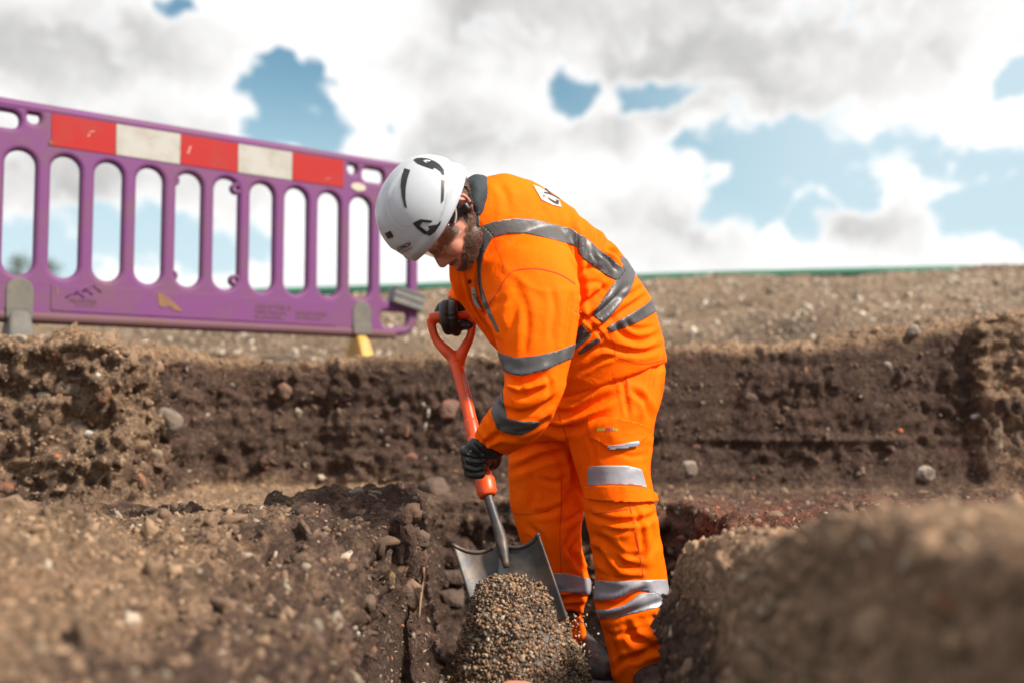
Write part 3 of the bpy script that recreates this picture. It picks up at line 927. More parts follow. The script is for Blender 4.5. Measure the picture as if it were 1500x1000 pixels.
    # pockets for the feet and the feet themselves
    for c, matf, mt in ((0.062, M_rub, M_rub), (1.70, M_yel, M_rub)):
        V, F = plate([slot(c, 1.165, 1.345, 0.108)], 0.008, 0.004, 0.024); tb = mk('foot_socket', V, F, mt, r)
        V, F = plate([[(c - 0.052, 1.17), (c + 0.052, 1.17), (c + 0.052, 1.225), (c - 0.052, 1.225)]], 0.008, 0.004, 0.032); mk('socket_lip', V, F, mt, tb)
        gz = min(ground_at(*bar_pt(c, 0, w)[:2]) for w in (-0.2, 0, 0.2))
        zf, hb = (1.20, 0.047) if c < 1 else (1.158, 0.036)
        prof = []
        for w, z0, z1, hw in ((-0.26, gz - 0.02, gz + 0.03, hb + 0.008), (-0.12, gz - 0.02, gz + 0.06, hb + 0.008), (-0.04, gz, zf, hb), (0.045, gz, zf, hb), (0.13, gz - 0.02, gz + 0.06, hb + 0.008), (0.26, gz - 0.02, gz + 0.03, hb + 0.008)):
            mid, h = (z0 + z1) / 2, (z1 - z0) / 2
            prof.append((bar_pt(c, mid, w), np.array((*(BT * hw), 0)), np.array((0, 0, h))))
        V, F = loft(prof, 24, 4, 5.0); V, F = remesh(V, F, 0.008, 3)
        # channel moulded down the middle of each side of the foot
        mk('foot', V, F, matf, r)
    # clip that joins it to the next barrier
    ang = math.radians(-13); cx, cz = 1.972, 1.372
    def rot(p): return (cx + p[0] * math.cos(ang) - p[1] * math.sin(ang), cz + p[0] * math.sin(ang) + p[1] * math.cos(ang))
    V, F = plate([rounded([rot(p) for p in ((-0.095, -0.05), (0.095, -0.05), (0.095, 0.05), (-0.095, 0.05))], 0.012, 3)], 0.04, 0.008, 0.02)
    cl = mk('clip', V, F, nodes_mat('clip_grey', (0.10, 0.10, 0.105), 0.45, noise=(30, 0.5, (0.22, 0.21, 0.20))), r)
    for k in (-0.04, 0.0, 0.04):
        V, F = plate([[rot(p) for p in ((-0.09, k - 0.004), (0.09, k - 0.004), (0.09, k + 0.004), (-0.09, k + 0.004))]], 0.004, 0.002, 0.062, 1); mk('clip_rib', V, F, M_rub, cl)
    return r
build_barrier()
# ------------------------------------------------------------------ the man
M_orange = bpy.data.materials.new('hi_vis_fabric')
def fabric(m, base, alt):
    m.use_nodes = True; nt = m.node_tree; N = nt.nodes; L = nt.links; b = N['Principled BSDF']
    b.inputs['Roughness'].default_value = 0.72; b.inputs['Specular IOR Level'].default_value = 0.08
    b.inputs['Sheen Weight'].default_value = 0.0; b.inputs['Sheen Roughness'].default_value = 0.5
    b.inputs['Sheen Tint'].default_value = (1, 0.5, 0.2, 1)
    tc = N.new('ShaderNodeTexCoord')
    n = N.new('ShaderNodeTexNoise'); n.inputs['Scale'].default_value = 9; n.inputs['Detail'].default_value = 5; L.new(tc.outputs['Object'], n.inputs['Vector'])
    mx = N.new('ShaderNodeMix'); mx.data_type = 'RGBA'; mx.inputs['A'].default_value = (*base, 1); mx.inputs['B'].default_value = (*alt, 1)
    mr = N.new('ShaderNodeMapRange'); mr.inputs['From Min'].default_value = 0.35; mr.inputs['From Max'].default_value = 0.7
    L.new(n.outputs['Fac'], mr.inputs['Value']); L.new(mr.outputs['Result'], mx.inputs['Factor']); L.new(mx.outputs['Result'], b.inputs['Base Color'])
    w = N.new('ShaderNodeTexNoise'); w.inputs['Scale'].default_value = 420; w.inputs['Detail'].default_value = 2; L.new(tc.outputs['Object'], w.inputs['Vector'])
    w2 = N.new('ShaderNodeTexNoise'); w2.inputs['Scale'].default_value = 26; w2.inputs['Detail'].default_value = 4; w2.inputs['Distortion'].default_value = 1.2; L.new(tc.outputs['Object'], w2.inputs['Vector'])
    b1 = N.new('ShaderNodeBump'); b1.inputs['Strength'].default_value = 0.25; b1.inputs['Distance'].default_value = 0.010; L.new(w2.outputs['Fac'], b1.inputs['Height'])
    b2 = N.new('ShaderNodeBump'); b2.inputs['Strength'].default_value = 0.25; b2.inputs['Distance'].default_value = 0.001; L.new(w.outputs['Fac'], b2.inputs['Height'])
    L.new(b1.outputs['Normal'], b2.inputs['Normal']); L.new(b2.outputs['Normal'], b.inputs['Normal'])
fabric(M_orange, (1.0, 0.138, 0.0), (0.99, 0.118, 0.0))
M_seam = nodes_mat('seam_stitching', (0.62, 0.062, 0.0), 0.8)
M_tape = nodes_mat('reflective_tape', (0.078, 0.075, 0.079), 0.45, metallic=0.1, noise=(22, 0.6, (0.060, 0.057, 0.060)), bump=(60, 0.25, 0.004))
M_tape_lit = nodes_mat('reflective_tape_lit', (0.36, 0.36, 0.41), 0.40, metallic=0.2, noise=(22, 0.6, (0.26, 0.26, 0.30)), bump=(60, 0.25, 0.004))  # same tape in a paler tone, its lit sheen painted into the colour
M_navy = nodes_mat('navy_fleece', (0.020, 0.027, 0.036), 0.8, bump=(60, 0.3, 0.006))
M_glove = nodes_mat('black_glove', (0.006, 0.0065, 0.008), 0.42, noise=(30, 0.6, (0.016, 0.015, 0.015)), bump=(120, 0.35, 0.003))
M_boot = nodes_mat('boot_leather', (0.018, 0.018, 0.019), 0.55, noise=(25, 0.7, (0.09, 0.07, 0.055)), bump=(60, 0.3, 0.004))
M_sole = nodes_mat('boot_sole', (0.12, 0.12, 0.125), 0.6, noise=(25, 0.6, (0.06, 0.05, 0.045)))
M_black = nodes_mat('black_plastic', (0.012, 0.012, 0.014), 0.38)
M_shell = nodes_mat('white_helmet_plastic', (0.41, 0.44, 0.495), 0.32, noise=(11, 0.5, (0.34, 0.35, 0.37), 0.48, 0.75), Coat_Weight=0.15)
M_lens = bpy.data.materials.new('clear_lens'); M_lens.use_nodes = True
def lens_nodes():
    nt = M_lens.node_tree; N = nt.nodes; L = nt.links
    tr = N.new('ShaderNodeBsdfTransparent'); tr.inputs[0].default_value = (0.97, 0.92, 0.88, 1)
    gl_ = N.new('ShaderNodeBsdfGlossy'); gl_.inputs['Roughness'].default_value = 0.05
    lw0 = N.new('ShaderNodeLayerWeight'); lw0.inputs['Blend'].default_value = 0.5
    pw = N.new('ShaderNodeMath'); pw.operation = 'POWER'; pw.inputs[1].default_value = 3.0; L.new(lw0.outputs['Facing'], pw.inputs[0])
    lw = N.new('ShaderNodeMath'); lw.operation = 'MULTIPLY_ADD'; lw.inputs[1].default_value = 0.5; lw.inputs[2].default_value = 0.14; L.new(pw.outputs[0], lw.inputs[0])
    mx = N.new('ShaderNodeMixShader'); L.new(lw.outputs[0], mx.inputs[0]); L.new(tr.outputs[0], mx.inputs[1]); L.new(gl_.outputs[0], mx.inputs[2])
    L.new(mx.outputs[0], N['Material Output'].inputs['Surface'])
lens_nodes()
M_patch = nodes_mat('white_badge', (0.34, 0.325, 0.31), 0.6, noise=(40, 0.5, (0.45, 0.42, 0.40)))
M_print = nodes_mat('black_print', (0.015, 0.015, 0.018), 0.6)
M_redprint = nodes_mat('red_print', (0.55, 0.03, 0.02), 0.6)

FOOT = P(905, 992, 2.93); FOOT[2] = 0.0

def fold(V, F, creases, noise_amp=0.004, seed=0, gain=1.0):
    """press the fabric folds into the surface: each crease is a line with a valley and a raised lip"""
    N = normals(V, F); N = lap(N, F, 3); N /= np.linalg.norm(N, axis=1)[:, None] + 1e-9
    px, py, d = proj(V); eye = np.array((0, 0, CAMZ)); vd = eye - V; vd /= np.linalg.norm(vd, axis=1)[:, None]
    fc = np.clip((vd * N).sum(1) * 2.5 + 0.35, 0, 1)
    D = np.zeros(len(V))
    for c in creases:
        line, amp, w = c[0], c[1], c[2]; dmax = c[3] if len(c) > 3 else 99; dmin = c[4] if len(c) > 4 else 0
        ok = (px > min(p[0] for p in line) - 5 * w) & (px < max(p[0] for p in line) + 5 * w) & (py > min(p[1] for p in line) - 5 * w) & (py < max(p[1] for p in line) + 5 * w) & (d < dmax) & (d > dmin)
        k = np.where(ok)[0]
        if not len(k): continue
        L2 = catmull(np.array(line, float), 5)
        s = seg_dist(px[k], py[k], L2)
        # taper towards the ends of the crease
        a, b = L2[0], L2[-1]; ab = b - a
        t = np.clip(((px[k] - a[0]) * ab[0] + (py[k] - a[1]) * ab[1]) / (ab @ ab), 0, 1); tp = np.clip(np.minimum(t, 1 - t) * 5 + 0.15, 0, 1)
        D[k] += fc[k] * tp * amp * gain * (-np.exp(-(s / w) ** 2) + 0.55 * np.exp(-((s - 2.1 * w) / (1.1 * w)) ** 2))
    q = V * np.array((1.0, 1.0, 1.0))
    D += noise_amp * (perlin(q * 8.3, seed + 1) * 1.0 + 0.6 * perlin(q * 17.0, seed + 2))
    r = 1 - np.abs(perlin(q * 6.0 + 0.5 * perlin(q * 9, seed + 7)[:, None], seed + 3)) * 2
    D += noise_amp * 1.1 * np.clip(r, 0, 1) ** 3
    return V + N * D[:, None]

# ---- jacket
torso = [pring((694, 276), (662, 376), 2.60, 0.080), pring((716, 258), (658, 392), 2.615, 0.105), pring((755, 260), (663, 418), 2.65, 0.160), pring((803, 280), (685, 458), 2.70, 0.190),
         pring((854, 321), (710, 492), 2.75, 0.198), pring((903, 364), (736, 524), 2.81, 0.198), pring((940, 417), (755, 555), 2.86, 0.19),
         pring((963, 470), (772, 577), 2.90, 0.185), pring((975, 520), (786, 590), 2.925, 0.180), pring((976, 531), (790, 594), 2.93, 0.180)]
sleeve_near = [pring((722, 345), (812, 325), 2.63, 0.07), pring((705, 398), (838, 375), 2.545, 0.085), pring((710, 455), (847, 430), 2.50, 0.085), pring((727, 502), (844, 486), 2.475, 0.083),
               pring((737, 545), (834, 538), 2.46, 0.080), pring((735, 580), (818, 592), 2.46, 0.075), pring((712, 609), (785, 641), 2.49, 0.064), pring((692, 638), (743, 668), 2.545, 0.050)]
sleeve_far = [pring((680, 345), (760, 345), 2.80, 0.075), pring((676, 385), (750, 395), 2.90, 0.072), pring((664, 414), (712, 424), 2.90, 0.062), pring((655, 436), (690, 449), 2.845, 0.046)]
V, F = join([loft(torso, 40, 5), loft(sleeve_near, 32, 5), loft(sleeve_far, 28, 5)])
V, F = remesh(V, F, 0.0055, 7, 0.5)
J_creases = [
    # elbow and forearm
    ([(737, 548), (756, 558), (782, 556), (806, 545)], 0.010, 4.5, 2.6), ([(742, 570), (768, 578), (800, 566)], 0.009, 4.0, 2.6), ([(733, 596), (756, 604), (786, 600), (812, 582)], 0.010, 4.5, 2.6),
    ([(752, 632), (775, 628), (800, 612)], 0.006, 3.5, 2.6), ([(720, 640), (738, 636), (758, 640)], 0.007, 3.5, 2.6), ([(697, 634), (712, 647), (728, 634), (736, 622)], 0.006, 3.0, 2.6),
    ([(704, 660), (712, 648), (724, 640)], 0.005, 2.6, 2.6), ([(714, 606), (722, 622), (724, 636)], 0.005, 3.0, 2.6), ([(735, 552), (745, 575), (750, 600)], 0.005, 3.5, 2.6),
    # upper arm
    ([(705, 462), (720, 448), (736, 440)], 0.005, 4.0, 2.62), ([(735, 486), (728, 462), (735, 440)], 0.004, 4.0, 2.62), ([(738, 500), (752, 470), (758, 430), (752, 405)], 0.003, 6.0, 2.62),
    ([(768, 520), (772, 470), (764, 425)], 0.004, 5.0, 2.62), 
    ([(825, 520), (832, 470), (838, 425)], 0.006, 4.0, 2.62), ([(806, 500), (812, 450), (806, 420)], 0.003, 4.0, 2.62),
    # arm against the side of the body
    ([(838, 330), (846, 370), (849, 430), (840, 500)], 0.014, 4.0, 3.0, 2.50), ([(855, 350), (858, 395), (848, 440)], 0.007, 4.0),
    # back and side
    ([(845, 450), (868, 438), (892, 420)], 0.010, 4.5), ([(846, 468), (872, 462), (900, 438), (915, 420)], 0.008, 4.0), ([(848, 500), (880, 478), (920, 452), (950, 428)], 0.007, 4.0),
    ([(880, 372), (893, 382), (902, 398)], 0.009, 3.0), ([(888, 366), (904, 372), (914, 384)], 0.007, 3.0), ([(868, 372), (874, 384), (872, 396)], 0.006, 2.6), ([(896, 468), (912, 490), (938, 500), (966, 490)], 0.006, 4.5), ([(880, 500), (905, 512), (940, 516), (970, 508)], 0.007, 4.0),
    ([(842, 530), (866, 512), (890, 505)], 0.007, 3.5), ([(850, 545), (880, 526), (905, 520)], 0.005, 3.0), ([(840, 455), (856, 466), (872, 482), (884, 498)], 0.007, 2.5),
    ([(830, 300), (834, 330), (838, 350)], 0.005, 4.0), ([(846, 312), (856, 335), (858, 352)], 0.005, 4.0), ([(780, 268), (792, 300), (788, 318)], 0.003, 5.0), ([(730, 268), (742, 290), (740, 312)], 0.004, 5.0),
    # chest
    ([(684, 398), (690, 430), (704, 462), (726, 492)], 0.006, 3.0), ([(672, 398), (680, 430), (694, 460), (716, 488)], 0.007, 3.5), ([(695, 470), (712, 488), (730, 500)], 0.006, 3.0), ([(662, 395), (671, 418), (684, 446)], 0.005, 3.0),
    ([(703, 352), (700, 390), (702, 425)], 0.006, 3.0),
    ([(852, 400), (866, 392), (884, 396)], 0.005, 3.0), ([(850, 418), (872, 414), (890, 424)], 0.005, 3.2), ([(912, 470), (930, 482), (958, 480)], 0.005, 3.2), ([(905, 440), (925, 432), (946, 418)], 0.005, 3.5), ([(885, 330), (890, 350), (886, 362)], 0.005, 3.5),
    ([(860, 322), (872, 340), (874, 360)], 0.004, 3.0), ([(800, 290), (812, 306), (816, 322)], 0.003, 4.0), ([(750, 555), (764, 566), (770, 582)], 0.005, 3.0, 2.6), ([(800, 548), (806, 562), (802, 580)], 0.005, 3.0, 2.6), ([(760, 604), (772, 612), (790, 608)], 0.004, 2.6, 2.6),
    ([(668, 424), (672, 436), (684, 444)], 0.005, 2.5, 3.1, 2.75)]
V = fold(V, F, J_creases, 0.0034, 50, 1.2)
V = lap(V, F, 2, 0.4)
J = Skin(V, F)

# ---- trousers
pelvis = [pring((800, 505), (962, 500), 2.925, 0.150), pring((782, 552), (971, 535), 2.93, 0.160), pring((768, 585), (973, 556), 2.93, 0.160), pring((757, 622), (966, 590), 2.93, 0.145), pring((775, 650), (950, 620), 2.93, 0.10)]
leg_near = [pring((806, 560), (974, 540), 2.90, 0.125), pring((812, 600), (969, 580), 2.875, 0.120), pring((832, 645), (957, 625), 2.855, 0.110), pring((848, 695), (951, 680), 2.84, 0.100), pring((857, 735), (957, 725), 2.825, 0.098), pring((859, 765), (965, 760), 2.815, 0.098),
            pring((867, 805), (968, 800), 2.815, 0.093), pring((873, 850), (974, 845), 2.82, 0.090), pring((872, 880), (981, 878), 2.82, 0.092), pring((879, 910), (985, 905), 2.82, 0.092), pring((889, 945), (980, 940), 2.815, 0.090), pring((896, 985), (971, 968), 2.805, 0.080), pring((902, 1004), (964, 986), 2.80, 0.072)]
leg_far = [pring((760, 590), (905, 580), 2.99, 0.110), pring((748, 640), (872, 640), 3.005, 0.105), pring((744, 690), (862, 690), 3.01, 0.098), pring((749, 740), (856, 740), 3.005, 0.093), pring((760, 785), (852, 785), 3.0, 0.088), pring((780, 830), (858, 832), 3.01, 0.082),
           pring((798, 862), (864, 860), 3.02, 0.078), pring((806, 882), (855, 884), 3.03, 0.072), pring((812, 900), (849, 898), 3.03, 0.066), pring((815, 930), (855, 926), 3.02, 0.066), pring((821, 962), (862, 956), 3.01, 0.064)]
V, F = join([loft(pelvis, 40, 5), loft(leg_near, 32, 5), loft(leg_far, 32, 5)])
V, F = remesh(V, F, 0.0055, 7, 0.5)
T_creases = [
    ([(806, 585), (835, 575), (870, 556), (900, 548)], 0.007, 5.0), ([(800, 606), (840, 604), (880, 586), (905, 575)], 0.010, 5.5), ([(790, 622), (820, 628), (850, 622)], 0.009, 5.0), ([(838, 636), (860, 618), (890, 606)], 0.006, 4.5),
    ([(905, 540), (912, 560), (918, 590), (920, 612)], 0.005, 3.0), ([(962, 530), (955, 560), (948, 600)], 0.005, 4.0), ([(925, 570), (945, 590), (950, 612)], 0.006, 4.0), ([(845, 560), (880, 552), (900, 536)], 0.004, 4.0),
    ([(866, 640), (872, 668), (868, 682)], 0.004, 3.0), ([(905, 662), (925, 668), (946, 664)], 0.003, 3.0), ([(820, 592), (846, 588), (872, 572)], 0.005, 3.0), ([(880, 770), (905, 778), (930, 774)], 0.004, 3.2), ([(900, 800), (918, 812), (940, 812)], 0.004, 3.0),
    ([(890, 930), (915, 926), (945, 918)], 0.004, 3.0), ([(775, 690), (782, 720), (778, 745)], 0.004, 4.0, 9, 2.9), ([(790, 700), (812, 706), (830, 696)], 0.005, 3.5, 9, 2.9), ([(775, 770), (795, 790), (800, 820)], 0.005, 3.5, 9, 2.9), ([(810, 720), (822, 728), (846, 716)], 0.004, 3.0, 9, 2.9),
    # far leg
    ([(757, 668), (782, 650), (815, 640)], 0.010, 5.5, 9, 2.9), ([(750, 690), (790, 672), (828, 660)], 0.008, 5.0, 9, 2.9), ([(800, 640), (822, 680), (828, 730), (822, 770)], 0.006, 4.0, 9, 2.9), ([(848, 676), (838, 710), (836, 745)], 0.009, 5.0, 9, 2.9), ([(836, 660), (842, 700), (856, 735)], 0.008, 4.0, 9, 2.9),
    ([(778, 752), (808, 748), (842, 726)], 0.006, 4.0, 9, 2.9), ([(818, 768), (838, 758), (852, 748)], 0.006, 3.5, 9, 2.9), ([(838, 776), (830, 800), (848, 822)], 0.007, 3.5, 9, 2.9), ([(845, 790), (838, 812), (856, 838)], 0.006, 3.0, 9, 2.9),
    ([(806, 880), (828, 874), (862, 872)], 0.012, 3.0, 9, 2.9), ([(815, 900), (832, 896), (855, 903)], 0.012, 3.0, 9, 2.9), ([(822, 930), (838, 922), (852, 928)], 0.005, 3.0, 9, 2.9), ([(844, 935), (850, 945), (860, 952)], 0.004, 3.0, 9, 2.9),
    # near leg
    ([(862, 752), (900, 764), (945, 760), (966, 750)], 0.008, 4.0), ([(866, 782), (890, 795), (915, 826), (950, 836)], 0.006, 5.0), ([(875, 800), (882, 822), (900, 842)], 0.008, 4.5), ([(928, 740), (938, 770), (942, 812)], 0.004, 3.0), ([(955, 760), (958, 790), (950, 815)], 0.005, 4.0),
    ([(870, 832), (900, 846), (950, 846)], 0.004, 3.5), ([(872, 884), (905, 882), (930, 868), (945, 862)], 0.012, 4.0), ([(878, 906), (910, 900), (950, 886), (980, 874)], 0.005, 4.0), ([(952, 902), (965, 911), (978, 912)], 0.006, 4.0), ([(918, 915), (930, 935), (958, 945), (978, 938)], 0.009, 5.0),
    ([(925, 965), (945, 955), (975, 948)], 0.010, 4.5), ([(902, 980), (915, 965), (935, 962)], 0.006, 4.0), ([(888, 920), (900, 945), (906, 972)], 0.005, 5.0)]
V = fold(V, F, T_creases, 0.0044, 70, 1.35)
V = lap(V, F, 3, 0.4)
T_ = Skin(V, F)

# ---- head (local frame: x towards the face, y to his left, z to the crown)
HO = P(657, 329, 2.50)
HU = np.array((-0.815, -0.335, 0.47)); HU /= np.linalg.norm(HU)
HF = np.array((-0.50, -0.06, -0.866)); HF -= HU * (HF @ HU); HF /= np.linalg.norm(HF)
HL = np.cross(HU, HF)
HS = (1.16, 1.06, 1.03)
def H(p):
    p = np.atleast_2d(np.asarray(p, float))
    return HO + p[:, 0:1] * HS[0] * HF + p[:, 1:2] * HS[1] * HL + p[:, 2:3] * HS[2] * HU
def Hinv(V):
    q = V - HO
    return np.stack([q @ HF / HS[0], q @ HL / HS[1], q @ HU / HS[2]], 1)
def hball(c, r, rot=0.0):
    V, F = ball(c, r); return H(V), F
def hloft(rs, n=18):
    V, F = loft([(np.array(c), np.array(a), np.array(b)) for c, a, b in rs], n, 4); return H(V), F
def htube(pts, r, n=12): 
    V, F = tube(pts, r, n); return H(V), F
head = [hball((-0.022, 0, 0.055), (0.092, 0.074, 0.085)), hball((0.005, 0, 0.0), (0.070, 0.066, 0.085)), hball((0.026, 0, -0.052), (0.046, 0.052, 0.050)),
        hball((0.048, 0, -0.075), (0.026, 0.030, 0.024)),                                                       # chin
        hball((0.006, 0.036, -0.054), (0.034, 0.022, 0.032)), hball((0.006, -0.036, -0.054), (0.034, 0.022, 0.032)),  # jaw
        hball((0.036, 0.036, -0.028), (0.028, 0.026, 0.026)), hball((0.036, -0.036, -0.028), (0.028, 0.026, 0.026)),    # cheeks
        hball((0.056, 0.026, 0.012), (0.016, 0.024, 0.010)), hball((0.056, -0.026, 0.012), (0.016, 0.024, 0.010)),      # brows
        hloft([((0.058, 0, 0.008), (0.010, 0, 0), (0, 0.009, 0)), ((0.068, 0, -0.014), (0.013, 0, 0), (0, 0.010, 0)), ((0.078, 0, -0.034), (0.012, 0, 0), (0, 0.013, 0)), ((0.072, 0, -0.046), (0.012, 0, 0), (0, 0.012, 0))]),
        hball((0.066, 0.012, -0.042), (0.010, 0.008, 0.008)), hball((0.066, -0.012, -0.042), (0.010, 0.008, 0.008)),    # nostrils
        htube([(0.050, 0.024, -0.062), (0.064, 0.010, -0.058), (0.067, 0, -0.057), (0.064, -0.010, -0.058), (0.050, -0.024, -0.062)], [0.004, 0.007, 0.0065, 0.007, 0.004]),
        htube([(0.048, 0.022, -0.067), (0.062, 0.010, -0.070), (0.064, 0, -0.071), (0.062, -0.010, -0.070), (0.048, -0.022, -0.067)], [0.004, 0.007, 0.008, 0.007, 0.004])]
for s in (1, -1):
    head += [htube([(-0.030, s * 0.066, 0.026), (-0.042, s * 0.074, 0.032), (-0.056, s * 0.077, 0.022), (-0.054, s * 0.075, 0.002), (-0.044, s * 0.069, -0.014), (-0.034, s * 0.064, -0.020)], [0.0045, 0.005, 0.005, 0.005, 0.0055, 0.0065]),
             hball((-0.042, s * 0.062, 0.006), (0.013, 0.008, 0.022)), htube([(-0.034, s * 0.066, 0.012), (-0.030, s * 0.068, 0.004), (-0.034, s * 0.066, -0.008)], 0.004)]
nb = Hinv(np.array([torso[1][0]]))[0]
nk0 = H((-0.040, 0, -0.020))[0]; nk1 = P(700, 318, 2.585); nk2 = P(730, 345, 2.66)
neck = tube([nk0, (nk0 + nk1) / 2 + 0, nk1, nk2], [0.056, 0.050, 0.045, 0.042], 20)
def shrink(rings, k): return [(c, a * k, b * k) for c, a, b in rings]
body_parts = head + [neck, loft(shrink(torso[3:], 0.80), 28, 4), loft(shrink(sleeve_near, 0.62), 20, 4), loft(shrink(sleeve_far, 0.62), 20, 4), loft(shrink(pelvis, 0.86), 28, 4), loft(shrink(leg_near, 0.72), 20, 4), loft(shrink(leg_far, 0.72), 20, 4)]
V, F = join(body_parts)
V, F = remesh(V, F, 0.0036, 3, 0.45)
loc = Hinv(V)
M_skin = bpy.data.materials.new('skin'); M_skin.use_nodes = True
def skin_nodes():
    nt = M_skin.node_tree; N = nt.nodes; L = nt.links; b = N['Principled BSDF']
    b.inputs['Roughness'].default_value = 0.5; b.inputs['Subsurface Weight'].default_value = 0.08; b.inputs['Subsurface Radius'].default_value = (0.02, 0.008, 0.004); b.inputs['Subsurface Scale'].default_value = 0.3
    at = N.new('ShaderNodeAttribute'); at.attribute_name = 'Col'
    tc = N.new('ShaderNodeTexCoord'); n = N.new('ShaderNodeTexNoise'); n.inputs['Scale'].default_value = 90; n.inputs['Detail'].default_value = 4; L.new(tc.outputs['Object'], n.inputs['Vector'])
    mr = N.new('ShaderNodeMapRange'); mr.inputs['To Min'].default_value = 0.8; mr.inputs['To Max'].default_value = 1.2; L.new(n.outputs['Fac'], mr.inputs['Value'])
    sc = N.new('ShaderNodeVectorMath'); sc.operation = 'SCALE'; L.new(at.outputs['Color'], sc.inputs[0]); L.new(mr.outputs['Result'], sc.inputs['Scale'])
    L.new(sc.outputs[0], b.inputs['Base Color'])
    bp = N.new('ShaderNodeBump'); bp.inputs['Strength'].default_value = 0.25; bp.inputs['Distance'].default_value = 0.002; L.new(n.outputs['Fac'], bp.inputs['Height']); L.new(bp.outputs['Normal'], b.inputs['Normal'])
skin_nodes()
person = mk('person', V, F, M_skin, loc=FOOT)
tag(person, 'man in orange hi-vis workwear and white helmet bending over a shovel in the trench', 'person')
sk = np.tile(np.array((0.47, 0.20, 0.135)), (len(V), 1))
pinks = sstep(0.03, 0.0, np.linalg.norm(loc - np.array((0.072, 0, -0.040)), axis=1)) + 0.7 * sstep(0.02, 0.005, np.abs(loc[:, 2] + 0.064)) * sstep(0.045, 0.06, loc[:, 0]) + 0.8 * sstep(0.060, 0.068, np.abs(loc[:, 1])) * sstep(-0.025, -0.035, loc[:, 0])
sk += (np.array((0.42, 0.12, 0.085)) - sk) * np.clip(pinks, 0, 1)[:, None] * 0.7
jl = 0.012 * perlin(loc * 90, 5)
beard_m = sstep(0.0, 0.014, -0.036 - loc[:, 2] + jl + 0.45 * np.clip(0.025 - loc[:, 0], -0.05, 0.10) - 0.5 * np.clip(loc[:, 0] - 0.042, 0, 0.1)) * sstep(-0.060, -0.035, loc[:, 0])
side = sstep(-0.044, -0.034, loc[:, 0]) * sstep(-0.004, -0.018, loc[:, 0]) * sstep(0.03, 0.02, loc[:, 2])          # sideburns
chinb = sstep(0.026, 0.038, loc[:, 0]) * sstep(-0.073, -0.078, loc[:, 2] + jl * 0.5)
must = sstep(0.056, 0.062, loc[:, 0]) * sstep(-0.046, -0.050, loc[:, 2]) * sstep(-0.058, -0.055, loc[:, 2]) 
beard_m = np.clip(np.maximum.reduce([beard_m, side, chinb, 0.6 * must]), 0, 1) * (loc[:, 2] > -0.125)
hair_m = sstep(-0.052, -0.066, loc[:, 0] + jl) * sstep(-0.035, -0.010, loc[:, 2]) * (1 - sstep(0.062, 0.067, np.abs(loc[:, 1])) * sstep(-0.064, -0.058, loc[:, 0]))
sk += (np.array((0.042, 0.020, 0.012)) - sk) * np.clip(beard_m * 0.88, 0, 1)[:, None]
sk += (np.array((0.07, 0.045, 0.033)) - sk) * np.clip(hair_m * 0.85, 0, 1)[:, None]
set_color(person.data, sk)
B_ = Skin(V, F)

def hairs(name, mask, n, length, colr, lean):
    T = tris(F); w = mask[T].mean(1); ok = w > 0.35
    Tk = T[ok]; a, b, c = V[Tk[:, 0]], V[Tk[:, 1]], V[Tk[:, 2]]
    k = rng.integers(0, len(Tk), n); r1 = np.sqrt(rng.random(n))[:, None]; r2 = rng.random(n)[:, None]
    p = a[k] * (1 - r1) + b[k] * r1 * (1 - r2) + c[k] * r1 * r2
    nn = B_.N[Tk[k, 0]]
    dirv = nn * 0.55 + lean[None, :] * 0.7 + 0.35 * rng.normal(size=(n, 3)); dirv /= np.linalg.norm(dirv, axis=1)[:, None]
    sd_ = np.cross(dirv, rng.normal(size=(n, 3))); sd_ /= np.linalg.norm(sd_, axis=1)[:, None]
    l = length * (0.6 + 0.8 * rng.random((n, 1))); wd = 0.00032
    W = np.stack([p - sd_ * wd, p + sd_ * wd, p + dirv * l * 0.6 + sd_ * wd * 0.6 - lean * 0.0, p + dirv * l], 1)
    Wv = W.reshape(-1, 3); base = np.arange(n)[:, None] * 4
    Ff = np.vstack([base + np.array([[0, 1, 2]]), base + np.array([[0, 2, 3]])])
    o = mk(name, Wv, Ff, nodes_mat(name + '_hair', colr, 0.55, noise=(60, 0.8, tuple(1.9 * c_ for c_ in colr))), person, smooth=False)
    o['kind'] = 'stuff'; return o
hairs('beard', beard_m, 12000, 0.0042, (0.060, 0.030, 0.018), HF * 0.5 - HU * 0.9)
hairs('hair', hair_m, 6000, 0.0045, (0.075, 0.048, 0.034), -HU)

# eyebrow / closed eyelid towards the camera
jacket = mk('jacket', J.V, J.F, M_orange, person)
trousers = mk('trousers', T_.V, T_.F, M_orange, person)

# ---- reflective tape, seams and badges on the jacket
def band(name, sk_, polys, mat, parent, **kw):
    add_parts(name, [sk_.patch(p, 0.0022, **kw) for p in polys], mat, parent)
band('reflective_tape', J, [[(706, 331), (720, 326), (738, 322), (758, 320), (780, 321), (806, 328), (836, 335), (846, 341), (846, 364), (838, 359), (806, 350), (768, 342), (740, 343), (723, 347)]], M_tape, jacket, dmax=2.75)
band('reflective_tape', J, [[(703, 334), (708, 331), (723, 347), (716, 357), (709, 371), (705, 386), (704, 400), (706, 420), (712, 438), (719, 457), (732, 486), (728, 486), (713, 456), (706, 440), (701, 420), (699, 400), (699, 380), (700, 355)]], M_tape, jacket, dmax=2.75)
band('reflective_tape', J, [[(846, 342), (855, 347), (862, 352), (877, 366), (894, 377), (903, 386), (916, 396), (905, 411), (890, 405), (872, 392), (854, 379), (846, 371)]], M_tape, jacket)
band('reflective_tape', J, [[(908, 374), (914, 378), (926, 388), (930, 397), (929, 410), (922, 427), (905, 450), (884, 474), (867, 461), (882, 440), (902, 411), (914, 397)]], M_tape, jacket)
